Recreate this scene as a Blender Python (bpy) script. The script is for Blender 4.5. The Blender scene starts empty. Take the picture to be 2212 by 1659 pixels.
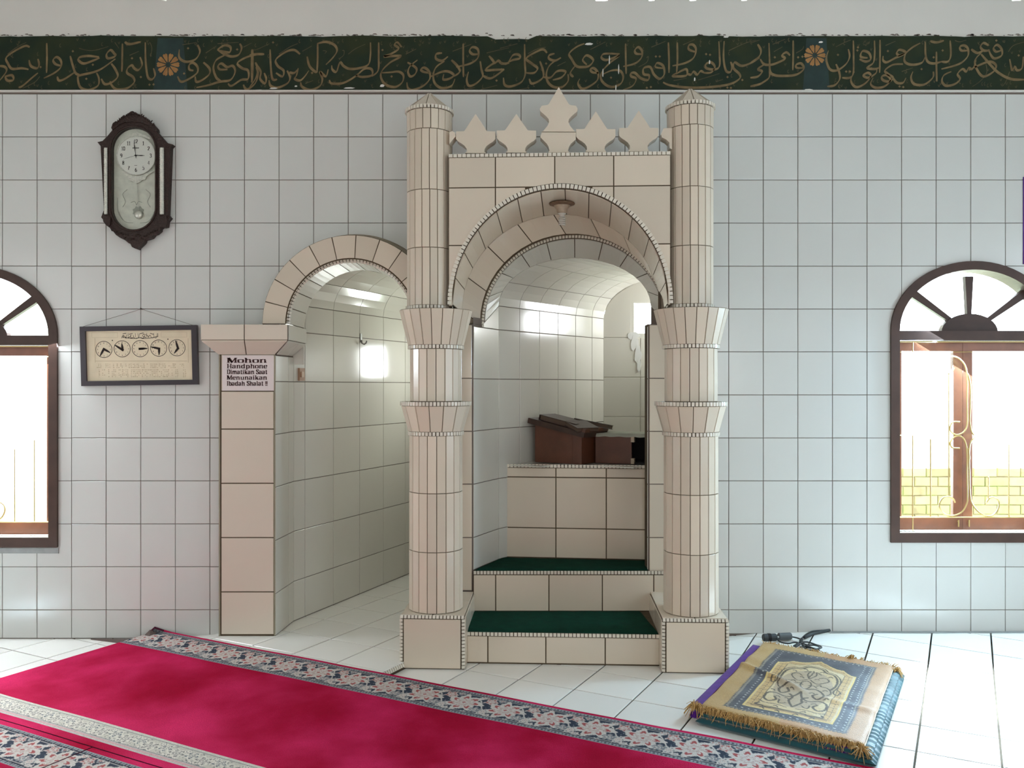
import bpy, math, random
import numpy as np
from mathutils import Vector, Matrix
from mathutils import noise as mnoise
R = random.Random(7)
S = bpy.context.scene
COL = S.collection
PI = math.pi
V = Vector

# ---------------------------------------------------------------- camera, sky, sun, big lights, exposure
F = 1853.0            # focal length in pixels of the 2212 px wide frame
D = 4.988             # camera to the tiled wall (the wall face is the plane y = 0)
H = 1.472             # camera height
CX, CY = 1106.0, 833.0
cam = bpy.data.cameras.new('camera')
cam_o = bpy.data.objects.new('camera', cam)
COL.objects.link(cam_o)
cam_o.location = (0, -D, H)
cam_o.rotation_euler = (PI/2, 0, 0)
cam.sensor_width = 36.0
cam.lens = F/2212*36.0
cam.shift_y = 3.5/2212
cam.clip_start = 0.05
S.camera = cam_o

wd = bpy.data.worlds.new('sky'); S.world = wd; wd.use_nodes = True
nt = wd.node_tree; nt.nodes.clear()
wo = nt.nodes.new('ShaderNodeOutputWorld'); wb = nt.nodes.new('ShaderNodeBackground')
wb.inputs[0].default_value = (0.86, 0.94, 1.0, 1); wb.inputs[1].default_value = 7.0
nt.links.new(wb.outputs[0], wo.inputs[0])

def light(name, kind, loc, rot, energy, color, sx=1, sy=1, angle=None, spread=None):
    l = bpy.data.lights.new(name, kind); l.energy = energy; l.color = color
    if kind == 'AREA':
        l.shape = 'RECTANGLE'; l.size = sx; l.size_y = sy
        if spread: l.spread = spread
    if kind == 'SUN': l.angle = angle
    o = bpy.data.objects.new(name, l); COL.objects.link(o)
    o.location = loc; o.rotation_euler = rot
    return o
def aim(d):
    return V(d).to_track_quat('-Z', 'Y').to_euler()
# sun through the arched windows
light('sun', 'SUN', (3, 4, 6), aim((-0.36, -1.0, -1.34)), 125.0, (0.62, 0.83, 1.0), angle=math.radians(9))
# daylight of the room's own openings (the doors and windows behind the photographer)
light('daylight_back_door', 'AREA', (-0.9, -9.2, 1.7), aim((0, 1, 0.0)), 64, (1.0, 0.95, 0.88), 3.0, 2.4)
light('daylight_back_window', 'AREA', (2.7, -9.2, 1.9), aim((0, 1, 0)), 42, (0.99, 0.98, 0.97), 1.6, 1.8)
light('side_fill_light', 'AREA', (4.28, -2.7, 1.7), aim((-1, 0, 0)), 50, (0.72, 0.87, 1.0), 2.6, 1.9)  # added fill lamp on a closed side wall, brightens the tiled wall
light('other_side_fill_light', 'AREA', (-4.28, -2.7, 1.7), aim((1, 0, 0)), 24, (0.94, 0.96, 1.0), 2.6, 1.9)  # weaker added fill from the opposite side, no opening there
# sky light arriving through the two arched windows and the small windows of the alcoves
light('sky_window_right', 'AREA', (2.72, 0.22, 1.30), aim((-0.45, -1, -0.75)), 230, (0.52, 0.79, 1.0), 0.85, 1.3)
light('sky_window_left', 'AREA', (-3.10, 0.22, 1.30), aim((0.2, -1, -0.8)), 130, (0.84, 0.93, 1.0), 0.85, 1.3)
light('sky_alcove_window', 'AREA', (1.50, 1.10, 1.985), aim((-1, -0.1, -0.25)), 7.0, (0.97, 1.0, 1.0), 0.36, 0.16)
light('sky_small_alcove_window', 'AREA', (-0.27, 1.585, 1.66), aim((-.25, -1, -0.1)), 5.5, (0.95, 1.0, 0.98), 0.22, 0.22)
S.view_settings.view_transform = 'Standard'
S.view_settings.look = 'None'
S.view_settings.gamma = 1.0
S.view_settings.use_curve_mapping = False
S.view_settings.exposure = 0.06
S.cycles.max_bounces = 8
S.cycles.diffuse_bounces = 5
S.cycles.caustics_reflective = False
S.cycles.caustics_refractive = False
S.cycles.sample_clamp_indirect = 6.0

# ---------------------------------------------------------------- helpers
def PX(px, py, Z):                     # photograph pixel at distance Z from the camera plane -> world
    return V(((px-CX)/F*Z, Z-D, H-(py-CY)/F*Z))
def WX(px, Z=D): return (px-CX)/F*Z
def WZ(py, Z=D): return H-(py-CY)/F*Z
def FL(px, py, z=0.0):                 # pixel on a level z
    Z = F*(H-z)/(py-CY)
    return V(((px-CX)/F*Z, Z-D, z))

def material(name, col, rough=0.5, spec=0.5, var=0.0, nscale=6.0, bump=0.0, bscale=40.0, metal=0.0,
             rnd=0.0, col2=None, sheen=0.0, coat=0.0, attr=None, fine=0.0):
    m = bpy.data.materials.new(name); m.use_nodes = True
    n = m.node_tree; b = n.nodes['Principled BSDF']; L = n.links
    b.inputs['Roughness'].default_value = rough
    b.inputs['Specular IOR Level'].default_value = spec
    b.inputs['Metallic'].default_value = metal
    if sheen: b.inputs['Sheen Weight'].default_value = sheen; b.inputs['Sheen Roughness'].default_value = 0.4
    if coat: b.inputs['Coat Weight'].default_value = coat; b.inputs['Coat Roughness'].default_value = 0.06
    tc = n.nodes.new('ShaderNodeTexCoord')
    geo = n.nodes.new('ShaderNodeNewGeometry')
    if attr:
        a = n.nodes.new('ShaderNodeVertexColor'); a.layer_name = attr
        src = a.outputs['Color']
    else:
        rgb = n.nodes.new('ShaderNodeRGB'); rgb.outputs[0].default_value = (*col, 1); src = rgb.outputs[0]
    if col2 is not None or var > 0:
        no = n.nodes.new('ShaderNodeTexNoise'); no.inputs['Scale'].default_value = nscale
        no.inputs['Detail'].default_value = 5.0
        L.new(geo.outputs['Position'], no.inputs['Vector'])
        if col2 is not None:
            rp = n.nodes.new('ShaderNodeValToRGB'); rp.color_ramp.elements[0].position = 0.38; rp.color_ramp.elements[1].position = 0.64
            L.new(no.outputs['Fac'], rp.inputs[0])
            mx = n.nodes.new('ShaderNodeMix'); mx.data_type = 'RGBA'
            L.new(rp.outputs['Color'], mx.inputs['Factor']); L.new(src, mx.inputs[6]); mx.inputs[7].default_value = (*col2, 1)
            src = mx.outputs[2]
        if var > 0:
            mr = n.nodes.new('ShaderNodeMapRange'); mr.inputs['From Min'].default_value = 0.25; mr.inputs['From Max'].default_value = 0.75
            mr.inputs['To Min'].default_value = 1-var; mr.inputs['To Max'].default_value = 1+var
            L.new(no.outputs['Fac'], mr.inputs['Value'])
            hv = n.nodes.new('ShaderNodeHueSaturation'); L.new(src, hv.inputs['Color']); L.new(mr.outputs[0], hv.inputs['Value'])
            src = hv.outputs[0]
    if fine > 0:
        n2 = n.nodes.new('ShaderNodeTexNoise'); n2.inputs['Scale'].default_value = 320.0; n2.inputs['Detail'].default_value = 3
        L.new(geo.outputs['Position'], n2.inputs['Vector'])
        m2 = n.nodes.new('ShaderNodeMapRange'); m2.inputs['From Min'].default_value = 0.25; m2.inputs['From Max'].default_value = 0.75
        m2.inputs['To Min'].default_value = 1-fine; m2.inputs['To Max'].default_value = 1+fine
        L.new(n2.outputs['Fac'], m2.inputs['Value'])
        h2 = n.nodes.new('ShaderNodeHueSaturation'); L.new(src, h2.inputs['Color']); L.new(m2.outputs[0], h2.inputs['Value']); src = h2.outputs[0]
    if rnd > 0:
        oi = n.nodes.new('ShaderNodeObjectInfo')
        m3 = n.nodes.new('ShaderNodeMapRange'); m3.inputs['To Min'].default_value = 1-rnd; m3.inputs['To Max'].default_value = 1+rnd
        L.new(oi.outputs['Random'], m3.inputs['Value'])
        h3 = n.nodes.new('ShaderNodeHueSaturation'); L.new(src, h3.inputs['Color']); L.new(m3.outputs[0], h3.inputs['Value']); src = h3.outputs[0]
    L.new(src, b.inputs['Base Color'])
    if bump > 0:
        nb = n.nodes.new('ShaderNodeTexNoise'); nb.inputs['Scale'].default_value = bscale; nb.inputs['Detail'].default_value = 3
        L.new(geo.outputs['Position'], nb.inputs['Vector'])
        bp = n.nodes.new('ShaderNodeBump'); bp.inputs['Strength'].default_value = bump; bp.inputs['Distance'].default_value = 0.01
        L.new(nb.outputs['Fac'], bp.inputs['Height']); L.new(bp.outputs[0], b.inputs['Normal'])
    return m
M = {}
M['tile'] = material('white_wall_tile', (0.63, 0.63, 0.60), 0.16, 0.45, var=0.02, nscale=1.5, bump=0.035, bscale=9, rnd=0.022)
M['cream'] = material('cream_tile', (0.665, 0.570, 0.455), 0.17, 0.45, var=0.03, nscale=2.0, bump=0.04, bscale=9, rnd=0.085)
M['niche'] = material('alcove_tile', (0.62, 0.60, 0.54), 0.14, 0.5, var=0.02, nscale=1.5, bump=0.03, bscale=8, rnd=0.03)
M['pink'] = material('pinkish_tile', (0.68, 0.59, 0.49), 0.2, 0.45, var=0.03, nscale=2.0, bump=0.04, bscale=9, rnd=0.03)
M['ftile'] = material('floor_tile', (0.82, 0.80, 0.75), 0.16, 0.5, var=0.03, nscale=2.0, bump=0.03, bscale=7, rnd=0.03)
M['mosaic'] = material('mosaic_edge_tile', (0.72, 0.66, 0.56), 0.2, 0.5, var=0.05, nscale=30)
M['grout'] = material('grey_brown_grout', (0.17, 0.135, 0.115), 0.9, 0.2, var=0.15, nscale=5)
M['grout_dark'] = material('dark_brown_grout', (0.10, 0.072, 0.045), 0.9, 0.2, var=0.25, nscale=12)
M['cement'] = material('bare_cement', (0.30, 0.26, 0.19), 0.9, 0.2, var=0.15, nscale=9, bump=0.3, bscale=60)
M['plaster'] = material('pale_plaster', (0.70, 0.67, 0.62), 0.8, 0.2, var=0.04, nscale=2, bump=0.06, bscale=30)
M['room'] = material('room_plaster', (0.66, 0.66, 0.64), 0.9, 0.2, var=0.03, nscale=2)
M['green'] = material('dark_green_paint', (0.014, 0.027, 0.016), 0.6, 0.2, var=0.3, nscale=5, col2=(0.021, 0.027, 0.011))
M['gold'] = material('dull_gold_paint', (0.17, 0.115, 0.052), 0.6, 0.3, var=0.35, nscale=22)
M['goldthin'] = material('faded_gold_paint', (0.085, 0.065, 0.032), 0.6, 0.3, var=0.3, nscale=22)
M['rosette'] = material('ochre_paint', (0.30, 0.15, 0.05), 0.6, 0.3, var=0.2, nscale=30)
M['blue'] = material('blue_green_paint', (0.015, 0.033, 0.030), 0.5, 0.35, var=0.3, nscale=14)
M['woodframe'] = material('brown_window_wood', (0.055, 0.027, 0.019), 0.42, 0.3, var=0.2, nscale=12)
M['sash'] = material('red_brown_sash_wood', (0.22, 0.075, 0.035), 0.35, 0.5, var=0.2, nscale=12)
M['brass'] = material('gold_painted_iron', (0.55, 0.40, 0.16), 0.35, 0.5, metal=0.6)
M['clockwood'] = material('carved_dark_wood', (0.032, 0.016, 0.012), 0.5, 0.3, var=0.3, nscale=60, bump=0.5, bscale=120)
M['silver'] = material('silvery_plastic', (0.72, 0.71, 0.62), 0.3, 0.6, metal=0.35, var=0.2, nscale=90)
M['dial'] = material('clock_dial', (0.82, 0.82, 0.74), 0.5, 0.4)
M['clockback'] = material('pale_green_clock_back', (0.66, 0.67, 0.57), 0.6, 0.3, var=0.12, nscale=30)
M['ink'] = material('black_print', (0.03, 0.02, 0.018), 0.7, 0.2)
M['inkfaint'] = material('faint_print', (0.50, 0.39, 0.25), 0.7, 0.2)
M['frame'] = material('black_picture_frame', (0.030, 0.020, 0.026), 0.4, 0.5)
M['paper'] = material('aged_paper', (0.76, 0.65, 0.47), 0.6, 0.3, var=0.07, nscale=12)
M['sign'] = material('printed_paper', (0.74, 0.66, 0.65), 0.5, 0.3, var=0.03, nscale=9)
M['signink'] = material('dark_sign_print', (0.055, 0.022, 0.022), 0.6, 0.2)
M['mat'] = material('dark_green_stair_felt', (0.003, 0.040, 0.024), 0.95, 0.1, var=0.2, nscale=18, bump=0.6, bscale=300, fine=0.3)
M['boxwood'] = material('varnished_brown_wood', (0.105, 0.036, 0.018), 0.4, 0.5, var=0.25, nscale=10, fine=0.15)
M['boxdark'] = material('dark_wood_edge', (0.05, 0.026, 0.018), 0.45, 0.4, var=0.3, nscale=14)
M['book'] = material('grey_brown_book_cover', (0.10, 0.085, 0.075), 0.5, 0.4, var=0.2, nscale=20)
M['pages'] = material('book_pages', (0.11, 0.075, 0.055), 0.8, 0.2)
M['cloth'] = material('pale_grey_green_cloth', (0.36, 0.37, 0.31), 0.8, 0.2, var=0.15, nscale=12)
M['black'] = material('dark_interior', (0.02, 0.018, 0.018), 0.8, 0.2)
M['metal'] = material('dull_metal', (0.28, 0.28, 0.26), 0.4, 0.5, metal=0.7)
M['switch'] = material('aged_brown_switch', (0.36, 0.22, 0.14), 0.5, 0.4)
M['switch2'] = material('pale_switch_rocker', (0.50, 0.36, 0.25), 0.4, 0.4)
M['bulb'] = material('frosted_bulb_glass', (0.62, 0.60, 0.54), 0.25, 0.6)
M['fixture'] = material('aged_cream_lampholder', (0.42, 0.33, 0.24), 0.5, 0.4, var=0.25, nscale=40)
M['rust'] = material('stained_metal_plate', (0.17, 0.10, 0.06), 0.6, 0.4, var=0.4, nscale=40)
M['brown'] = material('grey_brown_backing', (0.13, 0.095, 0.085), 0.95, 0.1, var=0.15, nscale=30, fine=0.25)
M['carpetred'] = material('crimson_pile', (0.40, 0.007, 0.036), 0.95, 0.02, var=0.25, nscale=1.9, col2=(0.54, 0.024, 0.100), bump=0.8, bscale=260, fine=0.2)  # pink second colour paints highlights into the nap's own tone changes
M['carpetpat'] = material('woven_carpet_border', (1, 1, 1), 0.95, 0.1, attr='pat', bump=0.5, bscale=260, fine=0.2)
M['goldrug'] = material('golden_woven_rug', (1, 1, 1), 0.55, 0.35, attr='pat', sheen=0.15, bump=0.25, bscale=200, fine=0.12)
M['goldfringe'] = material('golden_fringe', (0.46, 0.28, 0.10), 0.6, 0.3, var=0.35, nscale=60)
M['teal'] = material('teal_velvet', (0.005, 0.060, 0.072), 0.5, 0.3, sheen=0.4, var=0.25, nscale=14)
M['purple'] = material('purple_velvet', (0.07, 0.008, 0.19), 0.7, 0.2, sheen=0.2, var=0.25, nscale=20)
M['maroon'] = material('maroon_velvet', (0.07, 0.008, 0.025), 0.8, 0.2, var=0.3, nscale=20)
M['cord'] = material('dark_grey_plastic', (0.028, 0.032, 0.034), 0.5, 0.4)
M['plug'] = material('mid_grey_plastic', (0.075, 0.08, 0.08), 0.5, 0.4)
M['kerb'] = material('grey_cement_skirting', (0.27, 0.27, 0.26), 0.9, 0.2, var=0.15, nscale=20)
M['brick'] = material('weathered_garden_brick', (0.34, 0.28, 0.15), 0.9, 0.2, var=0.45, nscale=9, col2=(0.20, 0.22, 0.08), rnd=0.2)
M['ground'] = material('garden_ground', (0.36, 0.36, 0.24), 0.9, 0.2, var=0.3, nscale=2)
M['outwall'] = material('pale_outdoor_render', (0.8, 0.78, 0.68), 0.9, 0.2, var=0.05, nscale=2)
def glass_material():
    m = bpy.data.materials.new('window_glass'); m.use_nodes = True
    n = m.node_tree; n.nodes.clear()
    o = n.nodes.new('ShaderNodeOutputMaterial'); t = n.nodes.new('ShaderNodeBsdfTransparent'); g = n.nodes.new('ShaderNodeBsdfGlossy')
    g.inputs['Roughness'].default_value = 0.03
    f = n.nodes.new('ShaderNodeFresnel'); f.inputs['IOR'].default_value = 1.2
    mx = n.nodes.new('ShaderNodeMixShader')
    n.links.new(f.outputs[0], mx.inputs[0]); n.links.new(t.outputs[0], mx.inputs[1]); n.links.new(g.outputs[0], mx.inputs[2])
    n.links.new(mx.outputs[0], o.inputs[0])
    return m
M['glass'] = glass_material()

def link(o, parent=None, loc=None):
    COL.objects.link(o)
    if parent is not None:
        o.parent = parent
        if parent.parent is None: o.matrix_parent_inverse = Matrix.Translation(-parent.location)
    return o
def tag(o, label=None, cat=None, group=None, kind=None):
    if label: o['label'] = label
    if cat: o['category'] = cat
    if group: o['group'] = group
    if kind: o['kind'] = kind
    return o
def thing(name, label, cat, loc=(0, 0, 0), group=None):
    o = bpy.data.objects.new(name, None); o.location = loc; o.empty_display_size = 0.1
    COL.objects.link(o); return tag(o, label, cat, group)
class MB:
    def __init__(s): s.v = []; s.f = []
    def add(s, vs, fs):
        b = len(s.v); s.v += [tuple(p) for p in vs]; s.f += [tuple(i+b for i in f) for f in fs]; return s
    def box(s, c, h, ax=None):          # centre, half sizes, optional axes
        ax = ax or (V((1, 0, 0)), V((0, 1, 0)), V((0, 0, 1))); c = V(c)
        vs = [c+ax[0]*h[0]*i+ax[1]*h[1]*j+ax[2]*h[2]*k for k in (-1, 1) for j in (-1, 1) for i in (-1, 1)]
        return s.add(vs, [(0, 2, 3, 1), (4, 5, 7, 6), (0, 1, 5, 4), (2, 6, 7, 3), (0, 4, 6, 2), (1, 3, 7, 5)])
    def bbox(s, x0, x1, y0, y1, z0, z1):
        return s.box(((x0+x1)/2, (y0+y1)/2, (z0+z1)/2), (abs(x1-x0)/2, abs(y1-y0)/2, abs(z1-z0)/2))
    def grid(s, pts):                   # pts[i][j]
        n, m = len(pts), len(pts[0]); vs = [p for r in pts for p in r]
        return s.add(vs, [(i*m+j, i*m+j+1, (i+1)*m+j+1, (i+1)*m+j) for i in range(n-1) for j in range(m-1)])
    def tube(s, pts, r, n=8, cap=True):
        pts = [V(p) for p in pts]; rs = r if isinstance(r, (list, tuple)) else [r]*len(pts)
        up = None; rings = []
        for i, p in enumerate(pts):
            t = (pts[min(i+1, len(pts)-1)]-pts[max(i-1, 0)])
            if t.length < 1e-9: t = V((0, 0, 1))
            t.normalize()
            if up is None: up = t.orthogonal().normalized()
            a = (up-t*up.dot(t)); a = a.normalized() if a.length > 1e-6 else t.orthogonal().normalized(); up = a
            b = t.cross(a); rings.append([p+(a*math.cos(k*2*PI/n)+b*math.sin(k*2*PI/n))*rs[i] for k in range(n)])
        vs = [q for g in rings for q in g]; fs = []
        for i in range(len(pts)-1):
            for k in range(n): fs.append((i*n+k, i*n+(k+1) % n, (i+1)*n+(k+1) % n, (i+1)*n+k))
        if cap: fs.append(tuple(range(n-1, -1, -1))); fs.append(tuple(range((len(pts)-1)*n, len(pts)*n)))
        return s.add(vs, fs)
    def lathe(s, prof, c, n=24, ax=(V((1, 0, 0)), V((0, 1, 0)), V((0, 0, 1)))):   # prof [(r,z)]
        c = V(c); vs = [c+(ax[0]*math.cos(k*2*PI/n)+ax[1]*math.sin(k*2*PI/n))*r+ax[2]*z for r, z in prof for k in range(n)]
        return s.add(vs, [(i*n+k, i*n+(k+1) % n, (i+1)*n+(k+1) % n, (i+1)*n+k) for i in range(len(prof)-1) for k in range(n)])
    def prism(s, poly, fr, y0, y1):     # poly 2-D, fr maps (x, y, z)
        n = len(poly); a = sum(poly[i][0]*poly[(i+1) % n][1]-poly[(i+1) % n][0]*poly[i][1] for i in range(n))
        if a < 0: poly = poly[::-1]
        vs = [fr(p[0], y0, p[1]) for p in poly]+[fr(p[0], y1, p[1]) for p in poly]
        return s.add(vs, [tuple(range(n)), tuple(range(2*n-1, n-1, -1))]+[(i, i+n, (i+1) % n+n, (i+1) % n) for i in range(n)])
    def mesh(s, name, m, smooth=False):
        me = bpy.data.meshes.new(name); me.from_pydata(s.v, [], s.f); me.materials.append(M[m] if isinstance(m, str) else m)
        if smooth: me.polygons.foreach_set('use_smooth', [True]*len(me.polygons))
        me.update(); return me
    def build(s, name, m, parent=None, smooth=False, kind=None, label=None):
        o = bpy.data.objects.new(name, s.mesh(name, m, smooth)); link(o, parent)
        if kind: o['kind'] = kind
        if label: o['label'] = label
        return o
def ident(x, y, z): return V((x, y, z))
TH = 0.005
_tiles = {}
def box_tile(w, h, m, th=TH, b=0.0018):
    k = (round(w, 3), round(h, 3), m, th)
    if k not in _tiles:
        def q(i, y): return [(-w/2+i, y, -h/2+i), (w/2-i, y, -h/2+i), (w/2-i, y, h/2-i), (-w/2+i, y, h/2-i)]
        mb = MB().add(q(0, 0.002)+q(0, -th+b)+q(b, -th), [(0, 1, 5, 4), (1, 2, 6, 5), (2, 3, 7, 6), (3, 0, 4, 7),
             (4, 5, 9, 8), (5, 6, 10, 9), (6, 7, 11, 10), (7, 4, 8, 11), (8, 9, 10, 11)])
        _tiles[k] = mb.mesh('tile', m)
    return _tiles[k]
def quad_tile(parent, p, m, out, gap=0.004, th=TH, b=0.0016, name='tile'):
    """one flat glazed tile on four corners, raised towards OUT"""
    p = [V(q) for q in p]
    n = (p[2]-p[0]).cross(p[3]-p[1])
    if n.length < 1e-8: return None
    n.normalize()
    if n.dot(V(out)) < 0: n = -n; p = p[::-1]
    def inset(ps, g):
        r = []
        for i in range(4):
            a, c, d = ps[i], ps[i-1], ps[(i+1) % 4]
            u, w = (c-a), (d-a)
            lu, lw = max(u.length, 1e-5), max(w.length, 1e-5)
            sn = max(u.cross(w).length/(lu*lw), 0.3)
            r.append(a+u/lu*min(g/sn, lu*.45)+w/lw*min(g/sn, lw*.45))
        return r
    a = inset(p, gap/2); c = inset(a, b)
    vs = [q-n*.002 for q in a]+[q+n*(th-b) for q in a]+[q+n*th for q in c]
    return MB().add(vs, [(0, 1, 5, 4), (1, 2, 6, 5), (2, 3, 7, 6), (3, 0, 4, 7), (4, 5, 9, 8), (5, 6, 10, 9), (6, 7, 11, 10), (7, 4, 8, 11), (8, 9, 10, 11)]).build(name, m, parent)
def patch_tile(parent, SF, u0, u1, v0, v1, m, inner, nu=3, nv=1, gap=0.004, th=TH, name='tile'):
    """one tile on a curved surface SF(u, v); INNER(p) gives a point on the side that is seen"""
    lu = max((SF(u1, (v0+v1)/2)-SF(u0, (v0+v1)/2)).length, 1e-4); lv = max((SF((u0+u1)/2, v1)-SF((u0+u1)/2, v0)).length, 1e-4)
    du = (u1-u0)*min(gap/2/lu, .3); dv = (v1-v0)*min(gap/2/lv, .3)
    U = [u0+du+(u1-u0-2*du)*i/nu for i in range(nu+1)]; W = [v0+dv+(v1-v0-2*dv)*j/nv for j in range(nv+1)]
    eu, ev = (u1-u0)*.02, (v1-v0)*.02
    top, bot = [], []
    for u in U:
        tr, br = [], []
        for v in W:
            q = SF(u, v); n = (SF(u+eu, v)-SF(u-eu, v)).cross(SF(u, v+ev)-SF(u, v-ev)); n.normalize()
            if n.dot(inner(q)-q) < 0: n = -n
            tr.append(q+n*th); br.append(q-n*.002)
        top.append(tr); bot.append(br)
    mb = MB().grid(top); a, b = nu+1, nv+1
    per = [(i, 0) for i in range(a)]+[(a-1, j) for j in range(1, b)]+[(i, b-1) for i in range(a-2, -1, -1)]+[(0, j) for j in range(b-2, 0, -1)]
    k = len(mb.v); mb.v += [tuple(bot[i][j]) for i, j in per]; n = len(per)
    for i in range(n):
        x, y = per[i], per[(i+1) % n]
        mb.f.append((x[0]*b+x[1], k+i, k+(i+1) % n, y[0]*b+y[1]))
    return mb.build(name, m, parent)
def poly_tile(parent, poly, m, fr, th=TH, name='tile'):
    return MB().prism(poly, fr, 0.002, -th).build(name, m, parent)
def clip_cell(x0, x1, z0, z1, ops, n=10):
    """the part(s) of a rectangular cell outside arched openings (xa, xb, zb, ftop)"""
    polys = [[x0, x1, z0, z1]]
    for xa, xb, zb, ft in ops:
        if x1 <= xa or x0 >= xb: continue
        top = max(ft(xa+(xb-xa)*i/60) for i in range(61))
        if z0 >= top or z1 <= zb: continue
        out = []
        if x0 < xa-0.006: out.append([(x0, z0), (xa, z0), (xa, z1), (x0, z1)])
        if x1 > xb+0.006: out.append([(xb, z0), (x1, z0), (x1, z1), (xb, z1)])
        a, c = max(x0, xa), min(x1, xb)
        if z0 < zb-.004: out.append([(a, z0), (c, z0), (c, zb), (a, zb)])
        xs = [a+(c-a)*i/n for i in range(n+1)]; run = []
        runs = []
        for x in xs:
            f = max(z0, ft(min(max(x, xa+1e-4), xb-1e-4)))
            if f < z1-0.004: run.append((x, f))
            else:
                if len(run) > 1: runs.append(run)
                run = []
        if len(run) > 1: runs.append(run)
        for r in runs:
            if max(z1-f for _, f in r) > 0.01: out.append(r+[(r[-1][0], z1), (r[0][0], z1)])
        # join neighbours that belong to one tile: outside piece and the piece above the arch
        return out
    return None
def mosaic(parent, pts, nrm, w=0.018, step=0.0175, t=0.006, name='mosaic_edging', m='mosaic', closed=False):
    """a row of little edge tiles along a path; nrm(i, p) -> outward normal"""
    P = [V(p) for p in pts]
    L = [0]
    for i in range(1, len(P)): L.append(L[-1]+(P[i]-P[i-1]).length)
    n = max(1, round(L[-1]/step)); mb = MB()
    j = 0
    for k in range(n):
        s = (k+.5)*L[-1]/n
        while j < len(P)-2 and L[j+1] < s: j += 1
        f = (s-L[j])/max(L[j+1]-L[j], 1e-9); c = P[j].lerp(P[j+1], f); tg = (P[j+1]-P[j]).normalized()
        nn = V(nrm(c)).normalized(); bb = tg.cross(nn).normalized()
        q = L[-1]/n
        mb.box(c+nn*(t/2-.001), ((q-.0042)/2*R.uniform(.93, 1.03), (w-.003)/2, t/2), (tg, bb, nn))
    return mb.build(name, m, parent, kind='stuff')
def catmull(pts, n=6, closed=False):
    P = [np.array(p, float) for p in pts]
    if len(P) < 3: return [tuple(p) for p in P]
    out = []
    for i in range(len(P)-1):
        a, b, c, d = P[max(i-1, 0)], P[i], P[i+1], P[min(i+2, len(P)-1)]
        for k in range(n):
            t = k/n
            out.append(tuple(.5*((2*b)+(-a+c)*t+(2*a-5*b+4*c-d)*t*t+(-a+3*b-3*c+d)*t**3)))
    out.append(tuple(P[-1])); return out
def ribbon(mb, pts, fr, y, wfun):
    """a pen stroke: pts 2-D, wfun(dx, dy, s) the half width, laid at depth y of frame fr"""
    n = len(pts); L = []; Rr = []
    for i in range(n):
        a, b = pts[max(i-1, 0)], pts[min(i+1, n-1)]
        dx, dy = b[0]-a[0], b[1]-a[1]; l = math.hypot(dx, dy) or 1e-9; dx /= l; dy /= l
        w = wfun(dx, dy, i/(n-1))
        L.append(fr(pts[i][0]-dy*w, y, pts[i][1]+dx*w)); Rr.append(fr(pts[i][0]+dy*w, y, pts[i][1]-dx*w))
    mb.add(L+Rr, [(i, i+1, n+i+1, n+i) for i in range(n-1)])
    return mb
# ---------------------------------------------------------------- the floor
UH = V((0.883, -0.469, 0)); VH = V((0.469, 0.883, 0))      # the floor grid runs with the direction of prayer
def uv(X, Z): return X*.883-Z*.469, X*.469+Z*.883          # Z = distance from the camera
def xz(u, v): return u*.883+v*.469, -u*.469+v*.883
U_EDGE = -2.587; V_C = 3.54
def sm(a, b, x):
    t = min(1, max(0, (x-a)/(b-a))); return t*t*(3-2*t)
def zf(X, Y, u=None):
    Z = Y+D; uu, vv = uv(X, Z)
    z = 0.0
    if (uu if u is None else u) < U_EDGE+1e-4: z = 0.036*sm(-1.86, -1.70, X)*sm(V_C-.47, V_C-.27, vv)
    if X > .8: z = max(z, 0.045*sm(1.15, 1.55, X)*min(1, max(0, (Y+.62)/.60)))
    return z
floor = MB()
floor.bbox(-4.3, 4.3, -9.4, 2.0, -.12, -.010)
floor = floor.build('floor', 'grout_dark'); tag(floor, kind='structure')
gu0, gv0, gs = -1.685, 3.811, 0.3005
cnt = 0; far_mb = MB()
for i in range(-12, 14):
    for j in range(-6, 8):
        u0, u1 = gu0+gs*i, gu0+gs*(i+1); v0, v1 = gv0+gs*j, gv0+gs*(j+1)
        um, vm = (u0+u1)/2, (v0+v1)/2; X, Z = xz(um, vm); Y = Z-D
        px = CX+X/Z*F
        if Z < 3.05: continue
        inside_left = -1.62+max(0, Y)*.25 < X < -.3+max(0, Y)*.2
        if Y > .35 and not (inside_left and Y < 1.75): continue
        if X > 4.25 or X < -4.25: continue
        far = px < -170 or px > 2390
        if vm < V_C-.35 and px < 1500 and um > -4.0 and um < .7: continue   # wholly under the carpets
        cs = [xz(a, b) for a, b in ((u0, v0), (u1, v0), (u1, v1), (u0, v1))]
        q_ = [V((x, z-D, zf(x, z-D, um)-.003)) for x, z in cs]
        if far:
            c_ = (q_[0]+q_[2])/2; far_mb.add([c_+(p-c_)*.982+V((0, 0, .004)) for p in q_]+[c_+(p-c_)*.982-V((0, 0, .002)) for p in q_], [(0, 1, 2, 3), (0, 4, 5, 1), (1, 5, 6, 2), (2, 6, 7, 3), (3, 7, 4, 0)]); continue
        quad_tile(floor, q_, 'ftile', (0, 0, 1), gap=.008, th=.004); cnt += 1
far_mb.build('tiles', 'ftile', floor, kind='stuff')
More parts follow.
